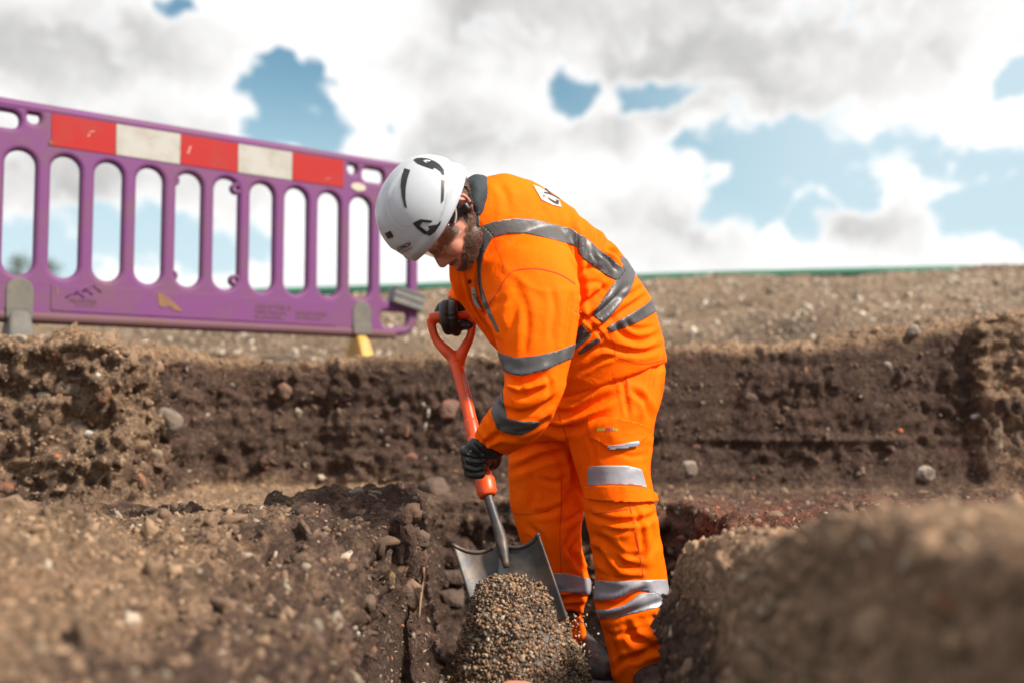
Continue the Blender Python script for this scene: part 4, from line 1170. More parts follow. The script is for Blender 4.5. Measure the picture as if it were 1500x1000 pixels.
band('reflective_tape', J, [[(888, 480), (920, 462), (945, 447), (953, 440), (957, 428), (964, 430), (968, 452), (955, 460), (938, 470), (914, 480), (896, 486)]], M_tape, jacket)
band('reflective_tape', J, [[(832, 492), (842, 483), (853, 475), (867, 492), (850, 505), (832, 519)], [(846, 516), (862, 502), (877, 495), (880, 499), (862, 512), (848, 519)]], M_tape, jacket, dmin=2.62)
band('reflective_tape', J, [[(728, 514), (738, 519), (757, 524), (790, 520), (820, 512), (850, 500), (850, 518), (832, 526), (800, 541), (764, 550), (748, 547), (730, 538)]], M_tape, jacket, dmax=2.60)
band('reflective_tape', J, [[(736, 570), (738, 590), (743, 612), (760, 616), (790, 617), (788, 624), (764, 637), (746, 634), (729, 628), (720, 604), (724, 588), (730, 576)]], M_tape, jacket, dmax=2.60)
def seam(sk_, lines, parent, w=1.5, name='seam'):
    add_parts(name, [sk_.ribbon(l, w, 0.0016) for l in lines], M_seam, parent)
seam(J, [[(709, 468), (716, 448), (728, 430), (745, 403), (760, 395), (790, 394), (820, 402), (843, 416)]], jacket)
seam(J, [[(725, 348), (733, 372), (742, 398)], [(845, 452), (868, 471), (888, 496)], [(842, 455), (866, 476), (884, 498)]], jacket, 1.2)
seam(J, [[(893, 487), (899, 505), (902, 526)], [(905, 524), (940, 532), (974, 526)]], jacket, 1.3)
seam(J, [[(680, 398), (686, 425), (692, 445), (706, 470)], [(755, 524), (757, 536), (759, 548)]], jacket, 1.2)
# chest placket button, badge on the breast and badge between the shoulders
add_parts('button', [J.decal([(688 + 3.2 * math.cos(a), 412 + 3.6 * math.sin(a)) for a in np.linspace(0, 2 * math.pi, 12, endpoint=False)], 0.003, 2.5)], M_black, jacket)
bd = mk('breast_badge', *J.decal([(691, 420), (695.5, 421), (699, 436), (705, 453), (696, 447), (692, 438)], 0.0022, 3), M_patch, jacket)
def lay_text(sk_, txt, o, xv, yv, off, mat, parent, name='lettering', bold=0.03):
    Tm, Ft = text_mesh(txt, bold)
    P2 = np.array(o)[None] + Tm[:, 0:1] * np.array(xv)[None] + Tm[:, 1:2] * np.array(yv)[None]
    Vd, Fd = sk_.decal2(P2, [tuple(f) for f in Ft.tolist()], off)
    if not len(Fd): return None
    o_ = mk(name, Vd, Fd, mat, parent, smooth=False); o_['kind'] = 'stuff'
    return o_
lay_text(J, 'LYNCH', (693.5, 430), (9.5, 19), (4.0, 0.6), 0.0034, M_print, bd)
bk = add_parts('back_badge', [J.decal([(780, 271.5), (791, 275.5), (806, 284.5), (818, 293), (822.5, 304.5), (808, 301), (793, 293.5), (787, 283)], 0.0022, 2.5)], M_patch, jacket)
lay_text(J, 'LY', (817, 301), (3, -12), (-22, -12.5), 0.0034, M_print, bk)
# dark fleece collar standing up inside the jacket
cr = []
for t, (pl, pr, d_, hd) in enumerate([((684, 263), (694, 348), 2.560, 0.080), ((697, 257), (706, 346), 2.575, 0.100), ((712, 260), (714, 338), 2.60, 0.106), ((719, 268), (719, 326), 2.63, 0.094)]):
    cr.append(pring(pl, pr, d_, hd))
Vc, Fc = loft(cr, 32, 5); Vc, Fc = remesh(Vc, Fc, 0.004, 4)
Vc = Vc + normals(Vc, Fc) * (0.004 * perlin(Vc * 30, 9))[:, None]
C_ = Skin(Vc, Fc)
mk('fleece_collar', Vc, Fc, M_navy, person)

# ---- trouser details
add_parts('reflective_tape', [T_.patch([(863, 683), (885, 681), (915, 681), (938, 687), (945, 714), (930, 710), (900, 709), (863, 711)], 0.0065, front=True, dmax=2.9)], M_tape_lit, trousers)
band('reflective_tape', T_, [[(866, 849), (900, 851), (940, 849), (976, 848), (984, 882), (960, 868), (940, 864), (925, 869), (900, 876), (884, 878), (864, 878)]], M_tape_lit, trousers, dmax=2.905)
band('reflective_tape', T_, [[(868, 893), (890, 893), (915, 886), (940, 868), (960, 867), (984, 880), (985, 886), (960, 890), (930, 897), (900, 904), (870, 904)]], M_tape_lit, trousers, dmax=2.905)
band('reflective_tape', T_, [[(800, 839), (830, 839), (866, 848), (866, 871), (840, 867), (812, 865)]], M_tape_lit, trousers, dmin=2.905)
band('reflective_tape', T_, [[(826, 898), (838, 893), (850, 897), (848, 903), (836, 907), (826, 909)]], M_tape, trousers, dmin=2.905)
pk = add_parts('cargo_pocket', [T_.patch([(861, 613), (905, 611), (952, 624), (956, 640), (950, 690), (958, 732), (862, 726), (859, 690)], 0.0035, front=True, dmax=2.9)], M_orange, trousers)
fl = add_parts('pocket_flap', [T_.patch([(862, 617), (880, 613), (905, 612), (930, 617), (951, 625), (945, 640), (934, 648), (892, 655), (880, 647), (866, 640)], 0.010, front=True, dmax=2.9)], M_orange, trousers)
add_parts('reflective_tape', [T_.patch([(888, 652), (910, 649), (933, 645), (934, 650), (912, 656), (893, 658)], 0.0125, front=True, dmax=2.9)], M_tape_lit, trousers)
add_parts('knee_flap', [T_.patch([(860, 712), (900, 710), (930, 712), (946, 716), (958, 724), (969, 733), (940, 735), (900, 734), (861, 729)], 0.012, front=True, dmax=2.9)], M_orange, trousers)
seam(T_, [[(864, 622), (882, 616), (905, 615), (930, 620), (948, 627)], [(864, 640), (880, 650), (891, 656)], [(864, 686), (900, 684), (936, 690)], [(864, 709), (900, 706), (930, 708), (942, 713)]], trousers, 1.1)
seam(T_, [[(860, 690), (860, 712), (862, 730)], [(922, 736), (932, 780), (940, 830), (944, 846)], [(822, 700), (822, 740), (820, 780), (822, 838)], [(752, 752), (780, 752), (806, 746)], [(868, 752), (900, 748), (920, 744)]], trousers, 1.3)
seam(T_, [[(902, 534), (912, 548), (919, 560), (916, 590)], [(908, 536), (919, 552)], [(818, 606), (830, 640), (838, 672)]], trousers, 1.2)
# little coloured maker's name on the pocket flap
fs = Skin(*(lambda v, f: (v, np.array([t for q in f for t in ((q[0], q[i], q[i + 1]) for i in range(1, len(q) - 1))])))(*T_.patch([(862, 617), (880, 613), (905, 612), (930, 617), (951, 625), (945, 640), (934, 648), (892, 655), (880, 647), (866, 640)], 0.010, front=True, dmax=2.9)))
lay_text(fs, 'eco', (874.5, 630.5), (11.5, -0.3), (0, -4.5), 0.0012, nodes_mat('yellow_green_print', (0.55, 0.62, 0.10), 0.6), trousers)
lay_text(fs, 'VIZ', (887, 630.5), (9, -0.2), (0, -4.8), 0.0012, nodes_mat('purple_print', (0.32, 0.05, 0.14), 0.6), trousers)
lay_text(fs, 'lo', (897.5, 630.5), (7.5, 0.2), (0, -5.0), 0.0012, nodes_mat('green_print', (0.12, 0.45, 0.10), 0.6), trousers)

# ---- boots
def boot(toe_dir, heel, ankle, name_l):
    t = np.array((toe_dir[0], toe_dir[1], 0.0)); t /= np.linalg.norm(t); s = np.array((-t[1], t[0], 0.0)); z = np.array((0, 0, 1.0)); h = np.array(heel)
    up = [(h + t * -0.010 + z * 0.060, s * 0.036, z * 0.045), (h + t * 0.030 + z * 0.065, s * 0.043, z * 0.060), (h + t * 0.10 + z * 0.060, s * 0.045, z * 0.052), (h + t * 0.17 + z * 0.052, s * 0.052, z * 0.040), (h + t * 0.235 + z * 0.045, s * 0.048, z * 0.034), (h + t * 0.272 + z * 0.040, s * 0.026, z * 0.022)]
    shaft = [(h + t * 0.045 + z * 0.05, s * 0.040, t * 0.052), (h + t * 0.040 + z * 0.09, s * 0.036, t * 0.042), (np.array(ankle), s * 0.034, t * 0.036)]
    V, F = join([loft(up, 24, 5), loft(shaft, 24, 5)]); V, F = remesh(V, F, 0.006, 5)
    V = V + normals(V, F) * (0.003 * perlin(V * 35, 3))[:, None]
    b = mk('boot', V, F, M_boot, person)
    so = [(h + t * -0.030 + z * 0.014, s * 0.020, z * 0.014), (h + t * -0.010 + z * 0.014, s * 0.038, z * 0.014), (h + t * 0.10 + z * 0.014, s * 0.042, z * 0.014), (h + t * 0.18 + z * 0.014, s * 0.054, z * 0.014), (h + t * 0.25 + z * 0.016, s * 0.046, z * 0.014), (h + t * 0.288 + z * 0.020, s * 0.018, z * 0.012)]
    V, F = loft(so, 28, 4, 4.0); mk('sole', V, F, M_sole, b)
hn = P(938, 990, 2.84); hf = P(842, 970, 3.05)
boot((0.10, -1.0), (hn[0], hn[1] + 0.03, 0.004), (hn[0] + 0.0, hn[1], 0.13), '')
boot((0.35, -1.0), (hf[0], hf[1] + 0.02, 0.004), (hf[0] + 0.0, hf[1] - 0.02, 0.13), '')

# ---- gloves: palm, four fingers and a thumb, closed on the shovel
def finger(pts, r): return tube([P(*p) for p in pts], r, 12, 4)
gl = [loft([pring((692, 640), (740, 664), 2.555, 0.042), pring((683, 650), (728, 672), 2.565, 0.040), pring((678, 664), (716, 681), 2.580, 0.034), pring((681, 684), (704, 696), 2.60, 0.026)], 24, 5, 2.4)]
for i in range(4):
    q = i / 3
    y = 661 + 11.0 * i; xo = 1.7 * i
    rr = (0.0128, 0.0132, 0.0126, 0.0112)[i]
    gl.append(finger([(681 + xo, y - 4, 2.615), (680.5 + xo, y - 1, 2.585), (689 + xo, y + 1, 2.552), (702 + xo * 0.6, y + 1.5 - q, 2.548), (714 - 3.4 * i, y - 0.5 - 1.5 * q, 2.565), (719 - 3.2 * i, y - 3 - 2 * q, 2.59)], [rr * 0.9, rr, rr * 1.05, rr, rr * 0.92, rr * 0.75]))
gl.append(finger([(722, 655, 2.575), (727, 663, 2.60), (727.5, 672, 2.62), (724, 680, 2.63), (717, 684, 2.635)], [0.016, 0.0150, 0.0140, 0.0125, 0.010]))
V, F = join(gl); V, F = remesh(V, F, 0.0030, 3, 0.45)
V = fold(V, F, [([(682, 668), (698, 672), (716, 668)], 0.004, 1.8), ([(684, 680), (698, 684), (712, 678)], 0.004, 1.8), ([(694, 648), (706, 662), (722, 668)], 0.003, 2.0)], 0.0012, 90)
G1 = Skin(V, F)
g1 = mk('glove', V, F, M_glove, person)
M_gp = nodes_mat('grey_glove_print', (0.20, 0.22, 0.25), 0.6)
for o_, xv_, yv_, t_ in (((684.5, 664), (5, -6.5), (2.5, 1.5), '13'), ((679.5, 672.5), (2.5, 8), (2.0, -0.6), 'CE')):
    lay_text(G1, t_, o_, xv_, yv_, 0.0012, M_gp, g1, 'print')
# far hand on the D grip
gr = [loft([pring((657, 436), (690, 446), 2.85, 0.036), pring((649, 446), (690, 452), 2.838, 0.036), pring((647, 455), (692, 460), 2.835, 0.028)], 22, 5, 2.4)]
for (x, xe, y1, rr) in ((652, 657, 487, 0.0145), (664, 668, 489, 0.0145), (676, 678, 481, 0.0135), (687, 687, 482, 0.0125)):
    far = x > 670
    if not far:
        gr.append(finger([(x + 4, 449, 2.835), (x, 447, 2.800), (x - 1, 459, 2.778), (x + 1, 474, 2.778), (xe, y1 - 3, 2.800), (xe + 3, y1 - 7, 2.832)], [rr * 0.95, rr * 1.05, rr, rr * 0.98, rr * 0.95, rr * 0.8]))
    else:
        gr.append(finger([(x, 449, 2.845), (x, 447, 2.83), (x, 456, 2.868), (x, 472, 2.862), (xe, y1 - 4, 2.835), (xe, y1 - 7, 2.806)], [rr, rr * 1.05, rr, rr, rr * 1.05, rr * 0.9]))
gr.append(finger([(655, 446, 2.86), (646, 453, 2.865), (644, 462, 2.862), (652, 474, 2.852), (662, 478, 2.842)], [0.016, 0.0150, 0.014, 0.0125, 0.010]))
V, F = join(gr); V, F = remesh(V, F, 0.0030, 3, 0.45)
V = fold(V, F, [([(650, 460), (660, 464), (668, 462)], 0.003, 1.6)], 0.0012, 95)
mk('glove', V, F, M_glove, person)

# ---- helmet
def build_helmet():
    nu, nv = 96, 44; V = []; 
    def shell(theta, phi, t=0.0):
        # theta 0 at the crown, 1 at the rim
        a, b = 0.117 - t, 0.106 - t
        s = math.sin(theta * math.pi / 2); c = math.cos(theta * math.pi / 2)
        e = 2 / 2.35
        s, c = s ** e, c ** e
        x, y = a * math.cos(phi), b * math.sin(phi)
        if x > 0: x *= 0.97 - 0.075 * max(0.0, (theta - 0.82) / 0.18) ** 2
        y *= 1 - 0.02 * max(0.0, (theta - 0.85) / 0.15) ** 2
        rim = 0.030 + 0.010 * math.cos(phi * 2) * 0.4 - 0.006 * math.cos(phi)
        hgt = 0.158 - t
        p = np.array((x * s - 0.002, y * s, rim + (hgt - rim + 0.022) * c))
        # moulded raised centre panel and brow shelf
        yy = abs(p[1]); k = 0.0
        k += 0.0035 * float(sstep(0.052, 0.045, np.array(yy + 0.12 * max(0, p[0] - 0.02)))) * float(sstep(0.075, 0.09, np.array(p[2])))
        k += 0.0045 * float(sstep(0.90, 0.95, np.array(theta)))
        nrm = np.array((p[0] / a ** 2, p[1] / b ** 2, (p[2] - 0.03) / 0.15 ** 2)); nrm /= np.linalg.norm(nrm)
        return p + nrm * k
    Vo = [shell(1e-4, 0)]
    for i in range(1, nv + 1):
        for j in range(nu): Vo.append(shell(i / nv, 2 * math.pi * j / nu))
    Fo = [(0, 1 + j, 1 + (j + 1) % nu) for j in range(nu)]
    for i in range(nv - 1):
        for j in range(nu):
            a = 1 + i * nu; Fo.append((a + j, a + nu + j, a + nu + (j + 1) % nu, a + (j + 1) % nu))
    n0 = len(Vo); inner = []
    for i in range(nv, 0, -4):
        for j in range(nu): inner.append(shell(i / nv, 2 * math.pi * j / nu, 0.012) + np.array((0, 0, -0.002 if i == nv else 0)))
    Vo += inner; last = 1 + (nv - 1) * nu
    for j in range(nu): Fo.append((last + j, n0 + j, n0 + (j + 1) % nu, last + (j + 1) % nu))
    for i in range(nv // 4 - 1):
        for j in range(nu): Fo.append((n0 + i * nu + j, n0 + (i + 1) * nu + j, n0 + (i + 1) * nu + (j + 1) % nu, n0 + i * nu + (j + 1) % nu))
    W = H(np.array(Vo))
    hel = mk('helmet', W, Fo, M_shell, person)
    T = []
    for f in Fo:
        for i in range(1, len(f) - 1): T.append((f[0], f[i], f[i + 1]))
    S = Skin(W, np.array(T))
    def z1(pts): return [(520 + x / 4.7625, 210 + y / 4.7625) for x, y in pts]
    # vent slots
    for poly in ([(345, 176), (386, 188), (366, 250), (354, 320), (353, 390), (363, 456), (345, 446), (327, 375), (319, 300), (326, 230)], [(601, 257), (625, 262), (623, 330), (618, 402), (599, 424), (601, 340)]):
        v, f = S.decal(z1(poly), 0.0008, 2.0); mk('vent', v, f, M_black, hel, smooth=False)
    # black side emblems and the lamp clip
    G = [(402, 560), (425, 545), (458, 530), (542, 540), (530, 556), (470, 553), (452, 576), (502, 616), (520, 602), (508, 578), (536, 574), (572, 568), (602, 540), (592, 570), (560, 615), (525, 646), (482, 634), (440, 600)]
    R_ = [(409, 120), (430, 108), (465, 106), (510, 110), (550, 125), (590, 152), (618, 188), (623, 226), (606, 218), (596, 200), (570, 180), (540, 168), (552, 186), (520, 176), (470, 158), (436, 143)]
    for nm, poly in (('emblem', G), ('emblem', R_), ('lamp_clip', [(209, 628), (249, 610), (272, 652), (233, 668)])):
        v, f = S.decal(z1(poly), 0.0016, 1.6); mk(nm, v, f, M_black, hel, smooth=False)
    cut = S.decal(z1([(474, 124), (500, 120), (530, 126), (520, 134), (496, 131), (505, 143), (490, 140)]), 0.0024, 1.6); mk('emblem_gap', cut[0], cut[1], M_shell, hel, smooth=False)
    # panel joints
    M_joint = nodes_mat('helmet_joint', (0.40, 0.41, 0.43), 0.5)
    lines = [[(172, 603), (220, 585), (265, 570), (290, 590), (320, 616), (350, 600), (386, 574)], [(232, 340), (236, 420), (262, 505), (315, 565), (350, 580), (384, 574)], [(335, 640 - 440), (312, 290), (318, 380), (350, 470), (400, 545)],
             [(612, 470), (600, 520), (590, 545)], [(540, 662), (500, 650), (440, 630)], [(622, 232), (640, 330), (632, 430), (600, 530), (545, 655), (470, 742), (405, 790)]]
    add_parts('panel_joint', [S.ribbon(z1(l), 0.8, 0.0007) for l in lines], M_joint, hel)
    # lettering on the brow
    lay_text(S, 'LYNCH', (520 + 308 / 4.7625, 210 + 754 / 4.7625), (84 / 4.7625, -42 / 4.7625), (-11 / 4.7625, -28 / 4.7625), 0.0012, M_print, hel)
    add_parts('lettering_underline', [S.decal(z1([(322, 760), (398, 722), (400, 728), (324, 766)]), 0.0012, 2)], M_redprint, hel)
    # chin strap: from the shell past the ear to the buckle behind the jaw, and on to the nape
    def strap(pts, w, nm, mat=M_black, th=0.0016):
        L3 = catmull(np.array([P(*p) for p in pts]), 6); T3 = np.gradient(L3, axis=0); T3 /= np.linalg.norm(T3, axis=1)[:, None]
        view = np.array((0, 0, CAMZ)) - L3; view /= np.linalg.norm(view, axis=1)[:, None]
        sdv = np.cross(T3, view); sdv /= np.linalg.norm(sdv, axis=1)[:, None]; up = np.cross(sdv, T3)
        rings = [(c, s * w / 2, u * th) for c, s, u in zip(L3, sdv, up)]
        v, f = loft(rings, 12, 1, 5.0); mk(nm, v, f, mat, hel)
    def onface(px, py, off): 
        h_ = B_.hit(px, py, off); 
        return (px, py, float(proj(h_[None])[2][0])) if h_ is not None else (px, py, 2.45)
    s1 = [onface(661, 326, 0.006), onface(668, 315, 0.006), onface(677, 308, 0.006), onface(686, 301, 0.012), onface(692, 297, 0.010)]
    strap(s1, 0.017, 'chin_strap')
    strap([onface(691, 298, 0.010), onface(687, 285, 0.010), onface(681, 273, 0.008), onface(674, 263, 0.006)], 0.008, 'nape_strap')
    strap([onface(692, 297, 0.009), onface(697, 306, 0.008), onface(699, 318, 0.004), onface(700, 332, 0.004)], 0.010, 'jaw_strap')
    for c_ in ((695, 302, 0.012), (699, 311, 0.010)):
        q = P(*onface(*c_)); v, f = ball(q, (0.008, 0.004, 0.010)); mk('buckle', v, f, nodes_mat('buckle', (0.03, 0.03, 0.035), 0.25), hel)
    q = P(*onface(678, 273, 0.010)); v, f = ball(q, (0.010, 0.004, 0.005)); mk('buckle', v, f, M_black, hel)
build_helmet()

# ---- clear safety glasses
def build_glasses():
    o = None
    # lens wrapping round both eyes
    rows = []; n = 25
    Vg = []
    for k, z in enumerate((0.020, 0.008, -0.004, -0.014, -0.024)):
        for j in range(n):
            a = math.radians(-86 + 172 * j / (n - 1))
            r1, r2 = 0.078 - 0.002 * k, 0.071 - 0.001 * k
            droop = 0.010 * math.cos(a) * (k >= 4) - 0.0
            Vg.append((0.004 + r1 * math.cos(a), r2 * math.sin(a), z + 0.004 * math.sin(a) ** 2 + droop))
    Fg = [(i * n + j, i * n + j + 1, (i + 1) * n + j + 1, (i + 1) * n + j) for i in range(4) for j in range(n - 1)]
    g = mk('safety_glasses', H(np.array(Vg)), Fg, M_lens, person)
    so = g.modifiers.new('thick', 'SOLIDIFY'); so.thickness = 0.0022
    M_clear = nodes_mat('frosted_plastic', (0.62, 0.56, 0.53), 0.15, Transmission_Weight=0.35)
    M_shield = nodes_mat('tinted_side_shield', (0.55, 0.42, 0.38), 0.12, Transmission_Weight=0.75, IOR=1.2)
    for k, rr in ((0, 0.0016), (4, 0.0018)):
        v, f = tube(Vg[k * n:(k + 1) * n], rr, 8, 1); mk('lens_rim', H(v), f, M_clear, g)
    for s in (1, -1):
        v, f = tube([(0.006, s * 0.073, 0.004), (-0.012, s * 0.077, 0.012), (-0.034, s * 0.079, 0.030), (-0.052, s * 0.083, 0.040), (-0.066, s * 0.084, 0.036)], [0.006, 0.005, 0.0028, 0.0024, 0.0024], 10, 4, 0.6); mk('temple_arm', H(v), f, M_clear, g)
        v, f = ball((0.012, s * 0.070, -0.004), (0.009, 0.0018, 0.012)); mk('side_shield', H(v), f, M_shield, g)
build_glasses()
# closed eyes and brows
for s in (1, -1):
    v, f = tube([(0.062, s * 0.014, 0.006), (0.064, s * 0.026, 0.011), (0.056, s * 0.040, 0.007)], [0.002, 0.0032, 0.0018], 8); mk('eyebrow', H(v), f, nodes_mat('brow', (0.10, 0.05, 0.03), 0.8), person)
    v, f = ball((0.049, s * 0.030, -0.004), (0.011, 0.014, 0.010)); mk('eyelid', H(v), f, nodes_mat('eyelid', (0.36, 0.15, 0.10), 0.5), person)
# ------------------------------------------------------------------ shovel
M_dred = nodes_mat('orange_red_plastic', (0.72, 0.070, 0.008), 0.42, noise=(19, 0.7, (0.36, 0.075, 0.035), 0.50, 0.70), bump=(90, 0.06, 0.002))
M_steel = nodes_mat('worn_steel', (0.040, 0.041, 0.047), 0.5, metallic=0.3, noise=(13, 0.85, (0.115, 0.080, 0.058), 0.42, 0.62), bump=(45, 0.3, 0.004))
def SH(t):
    """point on the shaft axis, t = photo row"""
    rows = np.array((528, 590, 640, 700, 722, 786)); xs = np.array((667.5, 684, 694.5, 710, 713.5, 733.5)); ds = np.array((2.80, 2.745, 2.70, 2.645, 2.625, 2.565))
    return P(float(np.interp(t, rows, xs)), t, float(np.interp(t, rows, ds)))
def build_shovel():
    tip = P(770, 925, 2.40)
    r = root('shovel', tip, 'orange-red D-handled shovel with a dark steel blade dug into the gravel', 'shovel')
    gd = 2.82
    parts = [tube([P(629, 467, gd), P(645, 464.5, gd), P(675, 461, gd), P(692, 459, gd)], [0.0165, 0.0165, 0.0165, 0.0165], 16, 3),
             tube([P(631, 466, gd), P(634, 484, gd), P(641, 500, gd), P(653, 513, gd - .01), P(664, 524, gd - .015), P(669, 540, gd - .03)], [0.0135, 0.0125, 0.0135, 0.0165, 0.018, 0.017], 16, 5),
             tube([P(691, 460, gd), P(691.5, 478, gd), P(688, 495, gd), P(680, 510, gd - .01), P(674, 523, gd - .015), P(671, 540, gd - .03)], [0.0135, 0.0115, 0.0125, 0.0155, 0.017, 0.017], 16, 5)]
    V, F = join(parts); V, F = remesh(V, F, 0.0032, 4, 0.5)
    mk('d_handle', V, F, M_dred, r)
    V, F = tube([SH(530), SH(560), SH(600), SH(645)], [0.0185, 0.0175, 0.0175, 0.0178], 24, 4); sh = mk('shaft', V, F, M_dred, r)
    V, F = tube([SH(615), SH(617), SH(640), SH(643)], [0.0180, 0.0192, 0.0192, 0.0180], 24, 1); mk('shaft_joint', V, F, M_dred, sh)
    V, F = tube([SH(640), SH(680), SH(702)], [0.0195, 0.0205, 0.0215], 24, 4); mk('lower_grip', V, F, M_dred, r)
    V, F = tube([SH(700), SH(701.5), SH(716), SH(722), SH(726)], [0.0222, 0.0262, 0.0268, 0.0250, 0.0215], 28, 2); mk('collar', V, F, M_dred, r)
    V, F = tube([SH(722), SH(755), P(733, 784, 2.567), P(736, 800, 2.548), P(742, 830, 2.522)], [0.0125, 0.0125, 0.0150, 0.0150, 0.008], 20, 5, 1.0); mk('socket', V, F, M_steel, r)
    # sticker on the shaft
    Vs, Fs = tube([SH(535), SH(560), SH(600), SH(645)], [0.0184, 0.0176, 0.0176, 0.0179], 24, 4); Ss = Skin(Vs, np.array([t for q in Fs for t in ((q[0], q[i], q[i + 1]) for i in range(1, len(q) - 1))]))
    lay_text(Ss, 'SPEAR & JACKSON', (683.0, 547.5), (9.5, 41), (3.2, -0.8), 0.0008, M_print, sh, bold=0.02)
    lay_text(Ss, 'NEVERBEND PRO', (676.5, 548), (7.5, 36), (3.6, -0.8), 0.0008, nodes_mat('grey_print', (0.42, 0.36, 0.36), 0.6), sh, bold=0.03)
    # blade
    TL, TR, BR, BL = P(664, 799, 2.575), P(790, 783, 2.545), P(832, 906, 2.435), P(704, 930, 2.43)
    nrm = np.cross(TR - TL, BL - TL); nrm /= np.linalg.norm(nrm)
    if nrm @ (np.array((0, 0, CAMZ)) - TL) < 0: nrm = -nrm
    ns, nt = 40, 36; V = []
    for i in range(nt + 1):
        t = i / nt
        for j in range(ns + 1):
            s = j / ns
            p = TL * (1 - s) * (1 - t) + TR * s * (1 - t) + BR * s * t + BL * (1 - s) * t
            c = 2 * s - 1
            dish = (0.022 * c * c - 0.022) + 0.010 * abs(c) ** 6                      # sides turned up towards the load
            treads = 0.020 * abs(math.sin(s * 2 * math.pi)) ** 0.8 * (1 - t) ** 6          # two scooped shoulders
            down = (BL + BR - TL - TR); down /= np.linalg.norm(down)
            V.append(p + nrm * dish + down * treads - nrm * 0.012 * math.sin(math.pi * t))
    F = [(i * (ns + 1) + j, i * (ns + 1) + j + 1, (i + 1) * (ns + 1) + j + 1, (i + 1) * (ns + 1) + j) for i in range(nt) for j in range(ns)]
    b = mk('blade', V, F, M_steel, r); so = b.modifiers.new('thick', 'SOLIDIFY'); so.thickness = 0.0035; so.offset = 0
    for k0, k1 in ((0, ns // 2 - 3), (ns // 2 + 3, ns)):
        v, f = tube([V[j] + nrm * 0.002 for j in range(k0, k1 + 1, 1)], 0.0052, 10, 1); mk('tread', v, f, M_steel, b)
    return np.array(V).reshape(nt + 1, ns + 1, 3), nrm
BLADE, BLADE_N = build_shovel()

# ------------------------------------------------------------------ gravel heap
def build_gravel():
    rings = [pring((704, 847), (788, 844), 2.535, 0.028), pring((697, 856), (800, 852), 2.520, 0.042), pring((693, 876), (812, 872), 2.50, 0.075), pring((690, 900), (823, 900), 2.49, 0.12), pring((679, 940), (838, 940), 2.48, 0.17),
             pring((660, 1000), (866, 1000), 2.46, 0.24), pring((636, 1060), (892, 1060), 2.42, 0.32), pring((600, 1150), (925, 1150), 2.36, 0.40)]
    V, F = loft(rings, 40, 6)
    V, F = remesh(V, F, 0.010, 4)
    N = normals(V, F); V = V + N * (0.010 * perlin(V * 8, 60) + 0.014 * perlin(V * 16, 61) + 0.010 * perlin(V * 30, 62))[:, None]
    n = 30000
    px, py, d = proj(V)
    w = ((py < 1090) & (N[:, 1] < 0.55)).astype(float) + 0.02
    pts, nn = sample_surface(V, F, n, w)
    size = 0.0022 * np.exp(rng.normal(0, 0.48, n)).clip(0.45, 2.6)
    pal = np.array([(0.40, 0.27, 0.175), (0.32, 0.215, 0.145), (0.46, 0.345, 0.24), (0.24, 0.16, 0.11), (0.36, 0.21, 0.12), (0.50, 0.42, 0.33), (0.15, 0.115, 0.09), (0.28, 0.25, 0.22), (0.42, 0.23, 0.125), (0.20, 0.13, 0.085)])
    C = pal[rng.integers(0, len(pal), n)] * (0.24 + 0.52 * rng.random((n, 1))) * np.array((1.0, 0.90, 0.80))
    V1, F1, C1 = scatter(pts + nn * (0.012 * (rng.random((n, 1)) - 0.55)), size * 1.35, C, ICO0, 0.16, (1.15, 0.85, 0.7))
    # grains sliding off the side and hanging in the air beside the blade
    m = 70
    fx = 838 + rng.normal(0, 12, m) ; fy = 895 + rng.random(m) * 70; fp = np.array([P(a + (b_ - 895) * 0.12, b_, 2.45 + 0.06 * rng.normal()) for a, b_ in zip(fx, fy)])
    V2, F2, C2 = scatter(fp, 0.0030 * (0.5 + rng.random(m)), pal[rng.integers(0, len(pal), m)], ICO1, 0.16)
    # spilled gravel on the trench floor
    k = 900; sx = rng.normal(0.02, 0.20, k).clip(-0.25, 0.45); sy = rng.uniform(2.2, 3.3, k); sp = np.array([(a, b_, ground_at(a, b_, 0.6) + 0.003) for a, b_ in zip(sx, sy)])
    V3, F3, C3 = scatter(sp, 0.0062 * np.exp(rng.normal(0, 0.3, k)), pal[rng.integers(0, len(pal), k)] * 0.8, ICO1, 0.16)
    Vc = np.vstack([V, V1, V2, V3]); Tr = tris(F)
    Fc = np.vstack([Tr, F1 + len(V), F2 + len(V) + len(V1), F3 + len(V) + len(V1) + len(V2)])
    Cc = np.vstack([np.tile((0.045, 0.030, 0.022), (len(V), 1)), C1, C2, C3])
    o = mk('gravel', Vc, Fc, attr_mat('pea_gravel', 'Col', 0.55, spec=0.4, bump=(300, 0.3, 0.001)), loc=(0, 2.4, 0))
    set_color(o.data, Cc); tag(o, 'heap of wet brown pea gravel spilling from the shovel blade', 'gravel', kind='stuff')
build_gravel()
